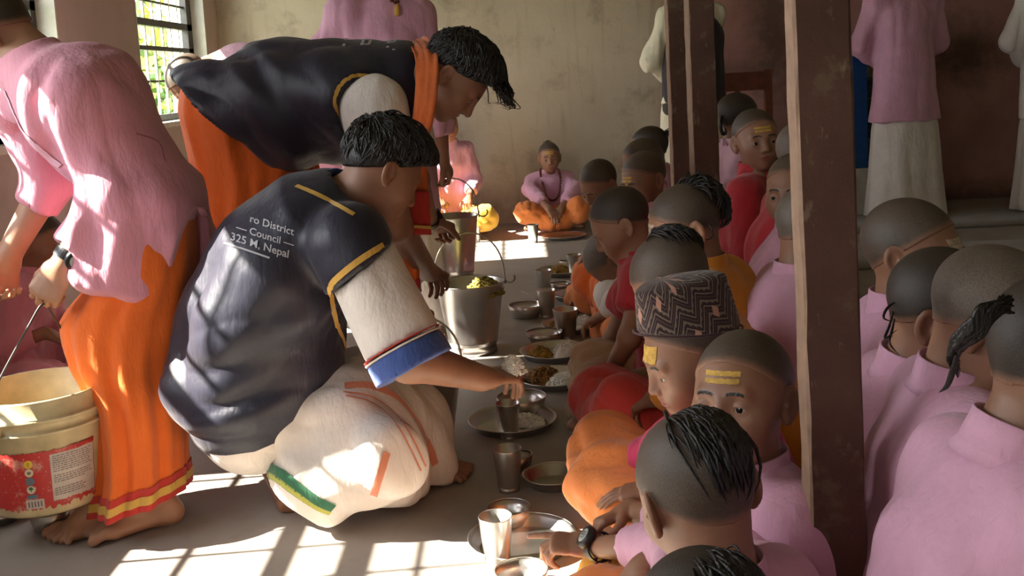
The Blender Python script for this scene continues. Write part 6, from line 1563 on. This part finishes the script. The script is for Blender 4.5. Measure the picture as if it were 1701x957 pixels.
# ------------------------------------------------------------------ second row, on the right of the posts
F = boy('person smiling towards the camera in a red polo shirt between two posts', 1253, 222, 3.45, 6, -2, 4, 60, 'red', 'red', h=0.0034, hc=0.010, eyes=True, lean=0.05, group=G2, hh=0.008, mouth=0.0022, b=1.05, tilak=dict(bars=2, z=0.028, w=0.034, dot=False), collar=0.040)
F.locks([[F.surf((-0.6, -0.6, 0.2), 0.004), F.hp(-0.082, -0.05, -0.02), F.hp(-0.090 - 0.006*(i % 3), -0.045 - 0.008*i, -0.08), F.hp(-0.086 - 0.008*(i % 4), -0.04 - 0.006*i, -0.13 - 0.01*(i % 3))] for i in range(9)], 'topknot', rad=0.0035)
F = boy('person with black cropped hair and curled lock facing away, in pink behind the smile', 1224, 188, 4.45, 118, 8, 0, 100, 'pink_pale', 'orange_soft', h=0.0045, hc=0.012, lean=0.05, group=G2, hh=0.008, hair='stubble_dark', thick=0.007)
F.locks([[at(1204, 180, 4.42) + A(0, 0, 0), at(1197, 205, 4.38), at(1200, 222, 4.38), at(1206, 218 + i, 4.38), at(1203, 211 + i, 4.38)] for i in range(3)], 'topknot', rad=0.008)
boy('person with grey shaved head turned away in red shirt, left of the near post', 1334, 246, 3.10, 125, 10, 0, 95, 'red', 'red', h=0.0042, hc=0.010, lean=0.12, group=G2, hh=0.008, hair='stubble_grey', collar=0.03)
boy('person with dark eye showing at the near post\'s edge, in pink', 1320, 304, 2.85, -34, 2, 0, 80, 'pink', 'orange_soft', h=0.0036, hc=0.010, eyes=True, lean=0.08, group=G2, hh=0.008)
boy('person with grey nape beside the near post, pink shoulder below the red shirt', 1350, 366, 2.42, 96, 20, 0, 90, 'pink', 'orange_soft', h=0.0042, hc=0.010, lean=0.12, group=G2, hh=0.008, hair='stubble_grey')
F = boy('person with broad pale forehead mark and gold earring, in pink, right of near post', 1508, 400, 1.98, 50, 4, 0, 85, 'pink', 'orange_soft', h=0.0028, hc=0.009, eyes=True, lean=0.05, group=G2, hh=0.008, tilak=dict(mat='tilak_pale', bars=2, z=0.016, w=0.040, gap=0.013, th=0.0115, dot=False), collar=0.036)
mb = MB(); mb.tube([F.hp(-0.078 + 0.004*math.cos(t), -0.004, -0.046 + 0.005*math.sin(t)) for t in np.linspace(0, 6.28, 16)], 0.0012, 6, False); M['gold_metal'] = simple('gold_metal', (0.6, 0.35, 0.08), 0.3, 1.0); mb.build('earring', M['gold_metal'], F.root, off=F.base)
F = boy('person with bluish black cropped hair and thin curls at the neck, in pink', 1570, 500, 1.62, 55, 24, 0, 88, 'pink', 'orange_soft', h=0.0028, hc=0.008, lean=0.08, group=G2, hh=0.008, hair='stubble_dark', thick=0.004, collar=0.036, neckfwd=0.6)
F.locks([[at(1487, 505, 1.64), at(1478, 540, 1.6), at(1470, 562, 1.58), at(1490, 548, 1.58)], [at(1488, 520, 1.64), at(1482, 548, 1.6), at(1478, 570, 1.58), at(1494, 590, 1.58)], [at(1490, 500, 1.62), at(1474, 512, 1.6), at(1468, 528, 1.58), at(1484, 535, 1.58)]], 'topknot', rad=0.0022)
F = boy('person with smooth bald crown bent far forward, curved pink back towards the post', 1655, 506, 1.44, 54, 30, 0, 86, 'pink', 'orange_soft', h=0.0028, hc=0.008, lean=0.06, group=G2, hh=0.008, hair='stubble_grey', neckfwd=0.55, b=0.95)
F.locks([[F.surf((-0.2, -1.0, 0.5), 0.004), F.surf((-0.75, -0.75, 0.2), 0.004), F.surf((-0.85, -0.55, -0.35), 0.005), F.hp(-0.08, -0.05, -0.075)]], 'topknot', rad=0.006)
F = boy('person with dark shaved head and black plaited lock at the right edge, nearest pink back', 1775, 575, 1.13, 92, 24, 0, 95, 'pink', 'orange_soft', h=0.0030, hc=0.008, lean=0.15, group=G2, hh=0.008, hair='stubble_dark', neckfwd=0.7, b=0.95, collar=0.034)
rl = random.Random(5); lk = []
for i in range(70):
    j = lambda s=3: rl.uniform(-s, s)
    lk.append([at(1672 + j(14), 505 + j(16), 1.06), at(1642 + j(12), 520 + j(14), 1.05), at(1622 + j(12), 545 + j(12), 1.05), at(1594 + j(9), 568 + j(10), 1.06), at(1582 + j(8), 590 + j(8), 1.07), at(1588 + j(8), 615 + j(14), 1.08)])
lk.append([at(1588, 590, 1.06), at(1584, 612, 1.07), at(1574, 640, 1.08), at(1560, 652, 1.09)])
F.locks(lk, 'topknot', rad=0.0034)
